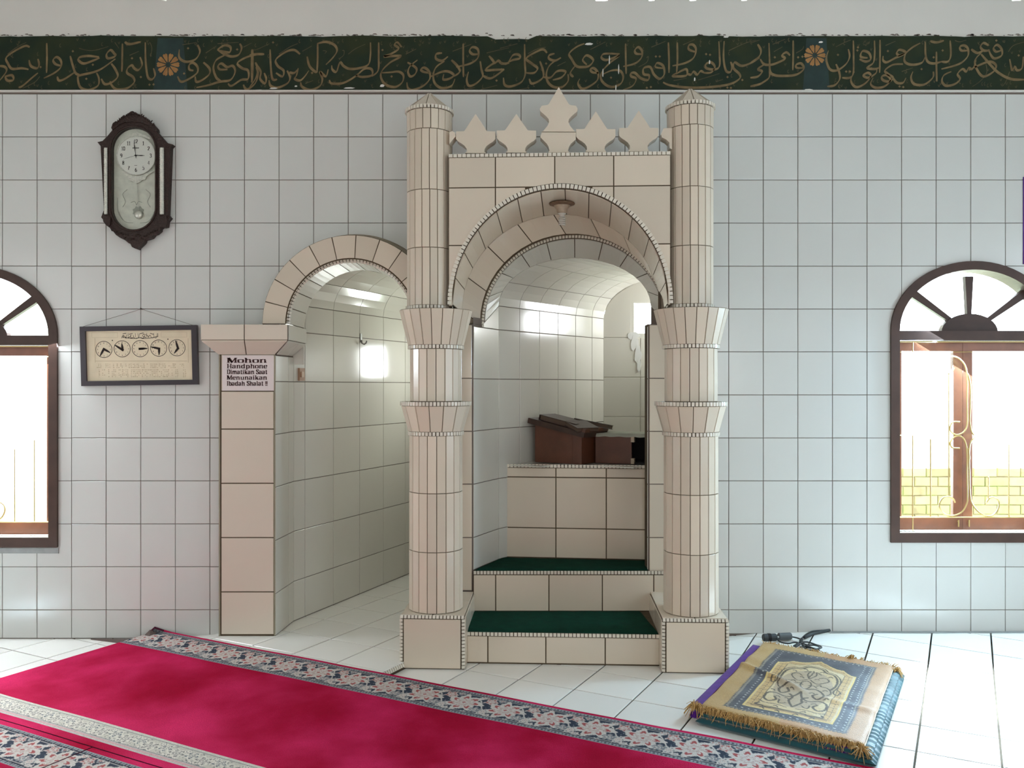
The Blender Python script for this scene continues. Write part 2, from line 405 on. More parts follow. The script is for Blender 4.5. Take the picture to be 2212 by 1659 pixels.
# further away under and behind the photographer the floor goes on as a tiled slab
def tiled_slab(name, c1, c2):
    m = material(name, c1, 0.2, 0.5); n = m.node_tree; L = n.links; b = n.nodes['Principled BSDF']
    g = n.nodes.new('ShaderNodeNewGeometry'); mp = n.nodes.new('ShaderNodeMapping'); mp.inputs['Rotation'].default_value = (0, 0, math.radians(28))
    br = n.nodes.new('ShaderNodeTexBrick'); br.offset = 0; br.inputs['Scale'].default_value = 1; br.inputs['Brick Width'].default_value = .3005; br.inputs['Row Height'].default_value = .3005
    br.inputs['Mortar Size'].default_value = .003; br.inputs['Color1'].default_value = (*c1, 1); br.inputs['Color2'].default_value = (*c1, 1); br.inputs['Mortar'].default_value = (*c2, 1)
    L.new(g.outputs['Position'], mp.inputs[0]); L.new(mp.outputs[0], br.inputs[0]); L.new(br.outputs[0], b.inputs['Base Color']); return m
M['slab'] = tiled_slab('floor_tiles_far', (0.66, 0.64, 0.58), (0.15, 0.12, 0.1))
MB().bbox(-4.3, 4.3, -9.4, -1.95, -.0095, -.002).build('far_floor_tiles', 'slab', floor, kind='stuff')
# mosaic strip on the edge of the low step in front of the plain niche
pa = V((*xz(U_EDGE, V_C-.22), 0)); pb = V((*xz(U_EDGE, 3.74), 0)); pa.y -= D; pb.y -= D
MB().add([(pa.x, pa.y, .0), (pb.x, pb.y, 0), (pb.x, pb.y, .033), (pa.x, pa.y, .033)], [(0, 1, 2, 3)]).build('step_edge', 'grout_dark', floor)
mosaic(floor, [pa+V((0, 0, .022)), pb+V((0, 0, .022))], lambda p: (.883, -.469, .5), w=.024)

# ---------------------------------------------------------------- the big tiled wall
WT, WTOP = 0.12, 3.176
def ell(xc, a, zs, b):
    return lambda x: zs+b*math.sqrt(max(0, 1-((x-xc)/a)**2))
W2X, W2A = 2.678, .482
W1X, W1A = -3.117, .482
openings = [
    (W2X-W2A+.03, W2X+W2A-.03, .590, ell(W2X, W2A-.03, 1.790, .374)),
    (W1X-W1A+.03, W1X+W1A-.03, .563, ell(W1X, W1A-.03, 1.763, .374)),
    (-1.358, -.458, -1, lambda x: 1.82+math.sqrt(max(0, .43**2-(x+.908)**2)) if abs(x+.908) < .43 else 1.80),
    (-.226, .791, -1, lambda x: ell(.287, .615, 1.897, .60)(x)),
    (-.326, -.226, 1.83, lambda x: ell(.287, .615, 1.897, .60)(x)),
    (.791, .900, 1.83, lambda x: ell(.287, .615, 1.897, .60)(x)),
]
vents = [(1300, 26), (1408, 13), (1497, 14), (1608, 12), (2196, 20), (355, 9)]
XW = 4.3
bx = {-XW, XW}
for xa, xb, zb, ft in openings:
    for i in range(21): bx.add(round(xa+(xb-xa)*i/20, 5))
bx = sorted(bx)
wall = MB()
for x0, x1 in zip(bx, bx[1:]):
    if x1-x0 < 1e-6: continue
    xm = (x0+x1)/2; free = []
    for xa, xb, zb, ft in openings:
        if xa-1e-6 <= x0 and x1 <= xb+1e-6:
            e = 1e-5; free.append((zb, ft(max(x0, xa+e)), ft(min(x1, xb-e))))
    def pr(a0, a1, t0, t1):
        wall.add([(x0, 0, a0), (x1, 0, a1), (x1, 0, t1), (x0, 0, t0), (x0, WT, a0), (x1, WT, a1), (x1, WT, t1), (x0, WT, t0)],
                 [(0, 1, 2, 3), (5, 4, 7, 6), (0, 4, 5, 1), (3, 2, 6, 7), (0, 3, 7, 4), (1, 5, 6, 2)])
    if not free: pr(-.05, -.05, WTOP, WTOP)
    else:
        zb, f0, f1 = free[0]
        if zb > 0: pr(-.05, -.05, zb, zb)
        pr(f0, f1, WTOP, WTOP)
wall_back = wall.build('wall_back', 'grout'); tag(wall_back, kind='structure')
TW = .20094; X0 = (6-CX)/371.5
zj = [WZ(y) for y in (203.5, 296, 389, 482, 575, 667.5, 760, 853, 946, 1038.5, 1131.5, 1224, 1317)]+[-.0]
# portal shell covers the wall between its columns; the niche archivolt covers its own band
def hid(x0, x1, z0, z1):
    if x0 > -.33 and x1 < .84 and z1 < 2.50 and z0 > 1.0: return True
    if x0 > -.61 and x1 < 1.15 and z0 < 2.05: return True
    if z1 < 1.75 and x0 > -.46 and x1 < 1.0: return True
    if x0 > -1.36 and x1 < .79 and z1 < 1.75: return True
    return False
wf = lambda x, y, z: V((x, y, z))
nt_ = 0; side_mb = MB()
for k in range(-7, 37):
    x0, x1 = X0+TW*k, X0+TW*(k+1)
    for j in range(13):
        z1, z0 = zj[j], zj[j+1]
        if j == 12 and x0 > 1.2: z0 = .030
        if j == 12 and x1 < -1.4: z0 = .004
        if x1 < -4.3 or x0 > 4.3: continue
        if (x1 < -3.05 or x0 > 3.05) and not any(x1 > a and x0 < b for a, b, _, _ in openings):
            side_mb.bbox(x0+.002, x1-.002, -TH, .002, z0+.002, z1-.002); continue
        if hid(x0, x1, z0, z1): continue
        g = .0018
        pol = None
        for xa, xb, zb, ft in openings:
            if x1 > xa and x0 < xb:
                c = clip_cell(x0+g, x1-g, z0+g, z1-g, [(xa, xb, zb, ft)])
                if c is not None: pol = c; break
        if pol is None:
            o = bpy.data.objects.new('tile', box_tile(x1-x0-2*g, z1-z0-2*g, 'tile')); link(o, wall_back)
            o.location = ((x0+x1)/2, 0, (z0+z1)/2)
            o.rotation_euler = (R.uniform(-.0035, .0035), 0, R.uniform(-.0035, .0035))
            nt_ += 1
        else:
            # the pieces of one cut tile are one tile
            mb = MB()
            for p in pol:
                if len(p) > 2: mb.prism(p, wf, 0.002, -TH)
            if mb.f: mb.build('tile', 'tile', wall_back); nt_ += 1
side_mb.build('tiles', 'tile', wall_back, kind='stuff')
print('wall tiles', nt_, 'floor tiles', cnt)
# cornice line, calligraphy band, plaster beam, open ventilation row
ledge = MB().bbox(-XW, XW, -.016, WT, WTOP, 3.186); ledge.bbox(-XW, XW, -.022, -.016, 3.178, 3.184)
ledge = ledge.build('trim_2', 'plaster'); tag(ledge, kind='structure')
rng = random.Random(3)
tops = []
n = 180
for i in range(n+1):
    x = -XW+2*XW*i/n
    dz = .006*mnoise.noise(V((x*4, 3, 0)))+.004*mnoise.noise(V((x*17, 1, 0)))
    if -.15 < x < .15: dz -= .018*sm(-.15, -.09, x)*(1-sm(.10, .15, x))
    tops.append((x, 3.502+dz))
band = MB()
fv = [(x, -.006, 3.186) for x, z in tops]+[(x, -.006, z) for x, z in tops]+[(x, .0, 3.186) for x, z in tops]+[(x, .0, z) for x, z in tops]
m_ = n+1
band.add(fv, [(i, i+1, m_+i+1, m_+i) for i in range(n)]+[(m_+i, m_+i+1, 3*m_+i+1, 3*m_+i) for i in range(n)])
band = band.build('trim_1', 'green'); tag(band, kind='structure')
beam = MB().bbox(-XW, XW, 0, WT, 3.186, 3.709)
xs = [-XW]
for p, w in sorted(vents): xs += [WX(p-w/2), WX(p+w/2)]
xs.append(XW)
for a, b in zip(xs[::2], xs[1::2]): beam.bbox(a, b, 0, WT, 3.7085, 3.80)
beam.bbox(-XW, XW, 0, WT, 3.80, 4.35)
beam = beam.build('wall_upper', 'plaster'); tag(beam, kind='structure')
# ragged line of old paint and dust where the beam meets the band
dd = MB()
for i in range(260):
    x = rng.uniform(-3.1, 3.1); z = 3.506+abs(rng.gauss(0, .004)); r = rng.uniform(.002, .007)
    dd.prism([(x-r*2, z), (x+r*rng.uniform(1, 3), z-.002), (x+r, z+r*.8), (x-r, z+r*.7)], wf, 0, -.0015)
dd.build('paint_speck', 'grout', beam, kind='stuff')
ch = MB()
for (px, py, w, h) in [(205*.2532+540, 70+480*.2532, 9, 3), (215+540, 191, 12, 3), (826, 186, 5, 6), (560, 196, 12, 2.5), (860, 199, 10, 2.5), (1110, 83, 10, 3.5), (1272, 96, 9, 5), (1316, 130, 1.2, 20), (1302, 158, 1.2, 18), (1336, 150, 1.2, 22), (1330, 190, 1.2, 12), (1745, 195, 10, 4), (1772, 92, 5, 4), (1568, 80, 6, 5), (2052, 198, 8, 4), (600, 200, 8, 2), (385, 197, 14, 2), (1500, 172, 1.5, 8), (1532, 135, 1.5, 9), (640, 187, 3, 3)]:
    x, z = WX(px), WZ(py); w /= 371.5; h /= 371.5
    ch.prism([(x-w, z-h*.3), (x-w*.4, z-h*.5), (x+w*.6, z-h*.45), (x+w, z+h*.1), (x+w*.3, z+h*.5), (x-w*.6, z+h*.35)], wf, -.006, -.0085)
ch.build('paint_chip', 'plaster', band, kind='stuff')

# lettering: every stroke traced as a broad-nib ribbon
ST = {
'A': (0, 70, .25316, [
 ['1245,90 1248,250 1265,380 1300,405 1328,370 1315,310', '1285,90 1300,140 1290,210|t', '1270,450 1290,450', '1305,448 1325,448'],
 ['1200,215 1218,280 1185,325 1150,310 1130,285 1095,310 1090,350 1140,385 1150,430 1090,480 1000,490 955,450 945,420', '1197,385 1217,385', '1110,200 1190,165|t', '1125,225 1138,225'],
 ['1050,100 1048,250 1045,340', '1070,85 1110,105 1205,85', '955,270 990,320 1010,380 960,430 900,445 870,400', '985,90 1020,140|t'],
 ['1000,195 985,190 950,155 915,190 925,225 975,215 1000,195', '990,230 880,310 800,345 690,370 670,390 690,470 760,495 840,460 850,400 830,350', '740,400 745,440|t'],
 ['605,205 625,280 650,350 690,370', '650,340 560,400 510,415 495,380', '850,215 760,205 690,215 675,240 720,270 800,245 855,222', '680,140 790,160 930,125|t', '790,280 805,290', '620,165 635,165'],
 ['530,290 480,275 460,240 490,215 525,245 525,300 470,350 380,395', '405,95 407,230 403,350'],
 ['330,230 340,280 320,310 270,290 255,240', '260,130 220,120 130,165 60,220 75,270 110,315 190,310 250,320', '70,190 150,130 230,90|t', '330,350 270,400 200,460 165,475', '345,300 360,300', '345,380 300,430 200,480|t'],
 ['50,380 110,370 120,410 70,415 50,380', '0,290 50,300 60,340 0,420'],
 ['1690,110 1710,170 1670,235 1590,255 1535,220 1535,150', '1600,140 1618,140', '1560,110 1680,90|t'],
 ['1655,330 1620,320 1620,280 1655,265 1690,300 1685,350 1620,400 1550,425 1520,380', '1740,260 1790,310 1790,360 1730,410 1680,425 1670,380', '1565,355 1585,380|t'],
 ['1860,150 1920,190 1980,210 2040,195 2065,140 2050,100', '1860,150 1920,115 1970,130 1960,175 1880,160', '1920,200 1850,240 1825,310 1850,390 1890,420', '1760,180 1850,120|t', '2020,150 2035,150', '1860,100 2040,90|t'],
 ['1945,320 1880,320 1865,290 1895,270 1940,300 1990,290 2010,340 1970,410 1880,425 1780,455 1680,475'],
 ['2212,190 2110,215 2030,265 2070,310 2120,330 2120,400 2060,410 1980,460 1950,440', '2160,150 2160,300 2155,420', '2190,300 2205,360 2180,440 2110,490 2080,450', '2080,130 2150,95|t']]),
'B': (540, 70, .25316, [
 ['20,150 18,300 20,430', '0,200 60,190 125,190', '50,260 70,320 50,400 0,470', '60,280 95,340 90,400 130,440 142,400 125,350', '20,150 60,150 170,100|t'],
 ['175,150 180,280 195,400 235,405', '430,190 380,155 310,170 225,235 240,290 290,330 280,380 225,350', '250,190 340,130 410,100|t', '190,90 210,150|t'],
 ['490,210 510,290 560,340 580,335', '580,95 580,220 575,335', '580,100 650,85 720,110 745,160 710,220 650,280', '450,165 530,120|t', '625,160 655,165 640,185|t'],
 ['415,310 400,370 385,400 430,415 470,380 505,330', '320,330 345,390 320,440 240,475 180,460 165,410', '340,345 380,350 415,315', '525,350 540,350'],
 ['670,320 650,380 600,340 620,400 600,460 520,495 450,470 435,430', '475,440 540,415|t'],
 ['680,410 700,440 800,435 900,380 980,315 1040,320 1040,370 960,385 905,370', '1100,90 1100,220 1095,330 1040,380'],
 ['1030,90 1030,200 1010,280 930,310 850,315 800,290 770,260 740,340 705,320 700,285', '840,190 900,145 985,105|t', '790,160 805,160 800,200 760,230|t'],
 ['1295,130 1260,90 1235,110 1270,145 1200,190 1145,210 1240,205 1290,210 1200,260 1130,330 1120,390 1160,450 1240,470 1300,430 1310,370 1270,340 1200,345 1120,350', '1125,155 1140,155', '1200,380 1220,410|t'],
 ['1345,260 1420,310 1410,360 1370,380 1350,340 1370,290 1430,240', '1530,350 1480,340 1460,320 1490,305 1530,340 1535,400 1480,460 1390,495 1350,480 1340,430', '1330,190 1420,145|t'],
 ['1690,210 1640,245 1590,230 1590,190 1640,180', '1660,250 1590,300 1565,370 1580,440 1640,480 1720,460 1750,400', '1545,380 1640,340 1700,340 1740,370 1700,400 1650,405 1655,360', '1720,240 1770,290 1790,340 1740,380'],
 ['1820,100 1820,250 1822,385', '1950,190 1900,190 1875,160 1900,130 1945,150 1945,220 1880,270 1760,300', '1730,165 1890,105|t'],
 ['1965,250 1975,320 1985,380 1930,440 1870,460 1850,410 1865,340', '2170,320 2080,325 2010,325 2060,280 2120,250', '2170,320 2060,395 1990,375', '2095,415 2113,415'],
 ['2212,265 2150,270 2120,245 2090,265 2070,240 2040,205', '2020,180 2100,160 2212,135|t', '1970,490 2110,455|t', '1830,490 1920,475|t']]),
'C': (1080, 70, .25316, [
 ['0,260 60,270 110,200 160,195 170,225 110,240 70,260', '0,140 150,100|t', '0,320 25,320'],
 ['210,105 212,260 215,360 180,430 90,465 40,450 30,390', '400,180 370,150 310,170 225,225 270,270 320,310 290,350 225,350', '240,185 320,145 390,130|t', '120,500 250,475|t'],
 ['520,220 470,245 420,230 420,200 465,185', '480,240 420,290 395,360 410,430 460,470 530,470 580,420 580,360', '340,250 365,320 370,380 330,420 270,440 250,400', '385,270 402,270'],
 ['370,385 430,390 480,340 530,330 560,345 520,390 450,410', '490,290 560,255|t'],
 ['720,100 650,130 590,185 610,230 650,290 700,300 760,290 795,240 740,200 705,240 740,280', '640,290 600,350 625,385', '770,150 900,85|t'],
 ['840,350 790,345 770,320 800,310 835,350 830,410 770,460 700,485 665,440 680,400'],
 ['1020,190 940,185 880,190 865,220 900,240 960,225 1020,200 930,270 870,340 860,400 900,450 960,470 1030,440 1050,380 1020,330 950,330 880,360', '937,390 955,390'],
 ['1070,100 1072,240 1075,360', '1210,190 1160,185 1150,155 1180,130 1210,165 1205,220 1150,270 1050,295', '1250,220 1265,210 1250,260 1180,300|t'],
 ['1050,495 1130,460 1160,400 1120,380 1115,355 1150,350 1200,395 1260,410 1270,370 1225,360 1225,310 1280,300 1310,360 1360,400 1400,360 1390,290 1340,265 1325,300 1390,310', '1320,210 1337,210', '1353,210 1370,210', '1243,477 1260,477', '1277,470 1295,470', '1290,130 1410,80|t'],
 ['1435,90 1440,230 1440,350', '1510,90 1512,230 1505,350', '1505,350 1470,375 1520,380 1590,370 1590,320 1550,330 1500,360'],
 ['1590,355 1625,365 1650,340 1680,365 1710,335 1740,350', '1660,170 1610,150 1610,115 1645,110 1670,150 1650,220 1580,265 1470,290', '1560,110 1660,65|t'],
 ['1740,350 1800,345 1830,300 1800,260 1755,275 1760,310 1830,320 1870,290 1870,180 1865,80', '1748,190 1765,190', '1782,195 1798,195'],
 ['1910,80 1905,220 1925,330 1965,340 1977,290 1965,255', '1480,415 1590,395|t', '1690,410 1870,355|t', '1950,160 2080,100 2180,70|t'],
 ['2212,220 2150,260 2060,290 2000,260 1990,310 2040,360 2040,400 1960,445 1800,470 1600,475 1450,455 1390,430', '1930,385 1947,385', '2057,410 2073,410', '1930,475 1945,475', '1960,478 1975,478', '1840,425 1900,405|t']]),
'D': (1620, 70, .26763, [
 ['60,100 85,150 70,200 0,250', '0,440 80,420 140,380', '0,90 75,65|t'],
 ['320,190 290,165 255,190 280,215 240,240 170,265 110,260 80,220', '110,265 60,300 95,320 60,360 0,370', '190,205 205,205', '180,100 280,60|t', '190,160 260,120|t'],
 ['150,90 155,220 160,320 200,350 280,355 370,345 430,300 410,255 370,265 375,290 430,290', '345,70 345,190 342,310', '155,300 150,370 80,420', '377,205 393,205', '412,200 428,200', '370,170 420,140 430,115|t'],
 ['630,150 612,220 640,300 700,310 770,260 800,200 790,140', '697,185 715,185', '690,120 750,90 810,65|t'],
 ['830,70 832,200 830,330 800,370 740,370', '690,260 715,320 720,380 680,430 620,440', '765,320 780,320', '795,320 810,320'],
 ['880,220 930,240 970,220 955,170 905,155 890,200 945,210', '1045,65 1045,180 1042,330', '1000,70 1002,180 990,250 940,290 1000,300 1035,290', '860,125 875,125', '855,150 870,150'],
 ['840,320 810,390 850,445 920,420 970,360 950,330 910,350 950,370 1010,335 1020,300', '970,295 985,295'],
 ['1230,260 1150,265 1085,310 1110,340 1150,370 1120,400 1070,390 1060,360 1100,350 1130,390 1080,440 1010,450 970,420 990,370', '1150,370 1180,410 1230,410 1255,370', '1195,440 1210,440', '1225,445 1240,445', '1220,320 1310,290|t'],
 ['1245,170 1200,190 1180,170 1200,145 1240,155 1245,175 1170,210 1100,245 1070,230 1070,195', '1100,155 1117,155', '1090,110 1170,75|t'],
 ['1500,160 1500,280 1503,400', '1475,320 1470,370 1400,425 1320,420 1295,370 1310,320', '1372,300 1388,300'],
 ['1410,80 1412,180 1430,240 1480,255 1540,240', '1410,200 1380,250 1300,265 1245,240 1250,180 1300,130 1370,90', '1610,70 1615,190 1590,240 1540,240', '1450,75 1500,85 1560,70', '1540,150 1560,190|t', '1470,205 1485,205'],
 ['1750,150 1700,150 1690,120 1725,110 1755,140 1750,200 1680,260 1540,300', '1650,70 1690,80 1740,65|t'],
 ['1820,230 1790,300 1760,290 1740,320 1710,300 1670,340 1690,380 1650,420 1580,435 1545,400 1560,350 1620,320'],
 ['2020,150 1980,160 1960,130 1990,105 2025,140 2025,190 1970,215 1940,190 1920,140', '1920,110 1880,90 1855,120 1880,150 1930,150', '1780,140 1830,170 1880,150', '1975,70 1990,70'],
 ['1860,170 1810,230 1830,310 1880,360 1960,320 1980,270 1930,240 1840,270 1760,310', '1860,180 1930,260 2000,330 2100,380 2212,385', '1900,260 1905,330 1850,400 1790,440|t'],
 ['2200,200 2190,290 2150,310 2130,280 2110,310 2090,220', '2160,190 2165,290', '2080,160 2120,110 2212,80|t', '2090,320 2060,400 2030,440|t']]),
}
def bframe(x, y, z): return V((x, y, z))
for key, (ox, oy, sc, words) in ST.items():
    for w in words:
        mb = MB(); mt = MB()
        for s in w:
            thin = s.endswith('|t'); s = s.replace('|t', '')
            P = [tuple(map(float, q.split(','))) for q in s.split()]
            P = [(WX(ox+x*sc), WZ(oy+y*sc)) for x, y in P]
            if len(P) == 2 and abs(P[0][0]-P[1][0]) < .02:      # a dot: a rhombus
                c = ((P[0][0]+P[1][0])/2, P[0][1]); r = .0075
                mb.add([bframe(c[0]-r, -.0078, c[1]), bframe(c[0], -.0078, c[1]-r), bframe(c[0]+r, -.0078, c[1]), bframe(c[0], -.0078, c[1]+r)], [(0, 1, 2, 3)])
                continue
            Q = catmull(P, 5)
            if thin: ribbon(mt, Q, bframe, -.0072, lambda dx, dy, t: .0019*(1-.5*t)+.0004)
            else: ribbon(mb, Q, bframe, -.0078-.0004*R.random(), lambda dx, dy, t: (.0029+.0050*abs(dx*math.sin(1.05)-dy*math.cos(1.05)))*(.65+.35*min(1, 6*t))*(1 if t < .85 else 1-(t-.85)*3))
        if mb.f: mb.build('lettering', 'gold', band)
        if mt.f: mt.build('vowel_stroke', 'goldthin', band)
tk = MB(); rr = random.Random(11)
for i in range(330):                                            # little ticks and hooks between the words
    px = rr.uniform(5, 2205); py = rr.choice([rr.uniform(86, 100), rr.uniform(176, 192), rr.uniform(88, 190)])
    if abs(px-364) < 34 or abs(px-1759) < 34: continue
    x, z = WX(px), WZ(py); a = .008
    if rr.random() < .5: P = [(x-a*.6, z+a), (x, z-a*.5), (x+a*.7, z+a*1.3)]
    else: P = [(x+a*.3, z+a*1.6), (x-a*.4, z+a*.3), (x, z-a*1.0), (x+a*.6, z-a*.4)]
    ribbon(tk, catmull(P, 3), bframe, -.0071, lambda dx, dy, t: .0013)
tk.build('vowel_tick', 'goldthin', band, kind='stuff')
for px, py, rad, vd in ((364.5, 141, 25, 46), (1759, 121, 23.5, 36)):
    x, z, r = WX(px), WZ(py), rad/371.5
    bg = MB(); wv = vd/371.5
    bg.add([bframe(x-wv*.7, -.0066, 3.19), bframe(x+wv*.9, -.0066, 3.19), bframe(x+wv*.7, -.0066, 3.49), bframe(x-wv*.5, -.0066, 3.49)], [(0, 1, 2, 3)]); bg.build('rosette_ground', 'blue', band)
    ros = MB()
    for k in range(10):
        a = k*2*PI/10; ca, sa = math.cos(a), math.sin(a)
        def pr(rr_, t): return bframe(x+rr_*(ca*math.cos(t)-sa*math.sin(t)), -.009, z+rr_*(sa*math.cos(t)+ca*math.sin(t)))
        ros.add([pr(r*.22, -.1), pr(r*.6, -.26), pr(r*.9, -.24), pr(r, -.1), pr(r*.93, 0), pr(r, .1), pr(r*.9, .24), pr(r*.6, .26), pr(r*.22, .1)], [tuple(range(9))])
    ros.build('rosette', 'rosette', band)
# the rest of the room
o = MB().bbox(4.3, 4.45, -9.4, .12, -.1, 4.35).build('wall_right', 'room'); tag(o, kind='structure')
o = MB().bbox(-4.45, -4.3, -9.4, .12, -.1, 4.35).build('wall_left', 'room'); tag(o, kind='structure')
o = MB().bbox(-4.45, 4.45, -9.55, -9.4, -.1, 4.35).build('wall_front', 'room'); tag(o, kind='structure')
o = MB().bbox(-4.45, 4.45, -9.55, .12, 4.35, 4.45).build('ceiling', 'room'); tag(o, kind='structure')
kb = MB()
K = [(1.75, .03), (4.29, .03)]
kb.bbox(1.835, 4.29, -.035, 0, -.01, .045)
kb = kb.build('baseboard_back', 'kerb'); tag(kb, kind='structure')
# ---------------------------------------------------------------- arches and alcoves
class Arc:
    """half-ellipse opening in a plane, t = 0 (left foot) .. 1 (right foot)"""
    def __init__(s, x, y, a, zs, b, ex=V((1, 0, 0))): s.c = V((x, y, zs)); s.a = a; s.b = b; s.ex = ex
    def p(s, t):
        th = PI*(1-t); return s.c+s.ex*(s.a*math.cos(th))+V((0, 0, s.b*math.sin(th)))
def loft(a, b): return lambda t, v: a.p(t).lerp(b.p(t), v)
def loft_mesh(parent, a, b, m, n=40, name='lining'):
    SF = loft(a, b)
    return MB().grid([[SF(i/n, j/2) for j in range(3)] for i in range(n+1)]).build(name, m, parent, smooth=True)
def arch_tiles(parent, a, b, cuts, m, vc=(0, 1), nu=3, gap=.005):
    SF = loft(a, b)
    for t0, t1 in zip(cuts, cuts[1:]):
        for v0, v1 in zip(vc, vc[1:]):
            patch_tile(parent, SF, t0, t1, v0, v1, m, lambda q: V((a.c.x, q.y, a.c.z-.1)), nu=nu, gap=gap)
def arc_path(a, n=60, t0=0, t1=1): return [a.p(t0+(t1-t0)*i/n) for i in range(n+1)]

zrow = [.401, .589, .899, 1.207, 1.512, 1.8166, 1.9635]
def wall_run(parent, P, Q, cols, rows, m, inner, gap=.004, core='grout', f0=0.0, ztop=None, skip=None):
    """a straight tiled wall from P to Q (2-D), columns at distances, rows at heights"""
    P, Q = V((*P, 0)), V((*Q, 0)); L = (Q-P).length; e = (Q-P)/L
    zt = ztop or rows[-1]
    MB().add([P+V((0, 0, f0)), Q+V((0, 0, f0)), Q+V((0, 0, zt)), P+V((0, 0, zt))], [(0, 1, 2, 3)]).build('lining', core, parent)
    cs = [c for c in cols if 0 < c < L-.02]; cs = [0]+cs+[L]
    for c0, c1 in zip(cs, cs[1:]):
        for z0, z1 in zip(rows, rows[1:]):
            if skip and skip((P+e*((c0+c1)/2)), (z0+z1)/2): continue
            quad_tile(parent, [P+e*c0+V((0, 0, z0)), P+e*c1+V((0, 0, z0)), P+e*c1+V((0, 0, z1)), P+e*c0+V((0, 0, z1))], m, V((*inner, 0))-P, gap=gap)

# ---- the pulpit alcove behind the portal
pa_ = thing('pulpit_alcove', 'white tiled vaulted alcove with small bright window, behind the tall portal and its steps', 'alcove', (.3, .5, 0))
ZS, SH = 1.9635, .30
L0, L1, L2 = (-.226, .0), (-.0857, .3065), (.670, 1.313)
R0, R1, R2 = (.791, .0), (.86, .3065), (1.57, 1.313)
wall_run(pa_, L0, L1, [], zrow[:-1], 'niche', (.5, .5), ztop=1.87)
d1 = math.dist(L1, L2)
wall_run(pa_, L1, L2, [.219*k for k in range(1, 6)], zrow, 'niche', (.6, .6), f0=0)
quad_tile(pa_, [(-.176, .109, 1.8166), (L1[0], L1[1], 1.8166), (L1[0], L1[1], ZS), (-.176, .109, 1.838)], 'niche', (1, 0, 0))
MB().add([(-.176, .109, 1.8), (L1[0], L1[1], 1.8), (L1[0], L1[1], ZS), (-.176, .109, 1.85)], [(0, 1, 2, 3)]).build('lining', 'grout', pa_)
wall_run(pa_, R0, R1, [], zrow[:-1], 'niche', (.2, .3))
MB().add([(R0[0], .0, 1.8), (R1[0], R1[1], 1.8), (R1[0], R1[1], ZS), (.91, .109, 1.85)], [(0, 1, 2, 3)]).build('lining', 'grout', pa_)
# wall on the window side with its small window
wz0, wz1 = 1.885, 2.085
rw = MB(); P, Q = V((*R1, 0)), V((*R2, 0)); er = (Q-P).normalized(); LR = (Q-P).length
s0, s1 = .74, 1.23
def rq(a, b, z0, z1): rw.add([P+er*a+V((0, 0, z0)), P+er*b+V((0, 0, z0)), P+er*b+V((0, 0, z1)), P+er*a+V((0, 0, z1))], [(0, 1, 2, 3)])
rq(0, LR, 0, wz0); rq(0, s0, wz0, ZS); rq(s1, LR, wz0, ZS)
rw.build('lining', 'grout', pa_)
cs = [0, .22, .44, .66, .88, 1.1, LR]
for c0, c1 in zip(cs, cs[1:]):
    for z0, z1 in zip(zrow[:-1], zrow[1:-1]):
        quad_tile(pa_, [P+er*c0+V((0, 0, z0)), P+er*c1+V((0, 0, z0)), P+er*c1+V((0, 0, z1)), P+er*c0+V((0, 0, z1))], 'niche', (-1, .5, 0))
    if c1 < s0: quad_tile(pa_, [P+er*c0+V((0, 0, 1.8166)), P+er*c1+V((0, 0, 1.8166)), P+er*c1+V((0, 0, ZS)), P+er*c0+V((0, 0, ZS))], 'niche', (-1, .5, 0))
# vault
def arcC(s):
    y = L1[1]+(L2[1]-L1[1])*s; xl = L1[0]+(L2[0]-L1[0])*s; xr = R1[0]+(R2[0]-R1[0])*s
    return Arc((xl+xr)/2, y, (xr-xl)/2, ZS, SH)
AC, AD = arcC(0), arcC(1)
SFv = loft(AC, AD)
in_win = lambda t, v: t > .86 and s0/LR < v < s1/LR
vm = MB(); NN, MM = 36, 30
for i in range(NN):
    for j in range(MM):
        if in_win((i+.5)/NN, (j+.5)/MM): continue
        vm.add([SFv(i/NN, j/MM), SFv((i+1)/NN, j/MM), SFv((i+1)/NN, (j+1)/MM), SFv(i/NN, (j+1)/MM)], [(0, 1, 2, 3)])
vm.build('vault_lining', 'grout', pa_)
tc = [0, .165, .33, .5, .67, .835, 1]; vc = [0, .17, .345, .52, .70, .87, 1]
for t0, t1 in zip(tc, tc[1:]):
    for v0, v1 in zip(vc, vc[1:]):
        if t0 > .8 and v1 > .55: continue
        patch_tile(pa_, SFv, t0, t1, v0, v1, 'niche', lambda q: V((q.x*.2+.8*(.385+.735*(q.y-.3)), q.y, 1.7)), nu=3, nv=1)
# back wall with its small window
bw0, bw1, bz0, bz1 = .905, 1.10, 1.856, 2.077
back = MB(); yb = 1.313
for i in range(40):
    x0 = .67+.9*i/40; x1 = x0+.9/40
    f = lambda x: ZS+SH*math.sqrt(max(0, 1-((x-1.12)/.45)**2))
    xm = (x0+x1)/2
    if bw0 < xm < bw1:
        back.add([(x0, yb, 0), (x1, yb, 0), (x1, yb, bz0), (x0, yb, bz0)], [(0, 1, 2, 3)])
        back.add([(x0, yb, bz1), (x1, yb, bz1), (x1, yb, f(x1)), (x0, yb, f(x0))], [(0, 1, 2, 3)])
    else: back.add([(x0, yb, 0), (x1, yb, 0), (x1, yb, f(x1)), (x0, yb, f(x0))], [(0, 1, 2, 3)])
for (a, b, c, d) in ((bw0, bw0, bz0, bz1), (bw1, bw1, bz0, bz1)):
    back.add([(a, yb, c), (a, yb+.12, c), (a, yb+.12, d), (a, yb, d)], [(0, 1, 2, 3)])
back.add([(bw0, yb, bz0), (bw1, yb, bz0), (bw1, yb+.12, bz0), (bw0, yb+.12, bz0)], [(0, 1, 2, 3)])
back.add([(bw0, yb, bz1), (bw1, yb, bz1), (bw1, yb+.12, bz1), (bw0, yb+.12, bz1)], [(0, 1, 2, 3)])
back.build('back_lining', 'niche', pa_)
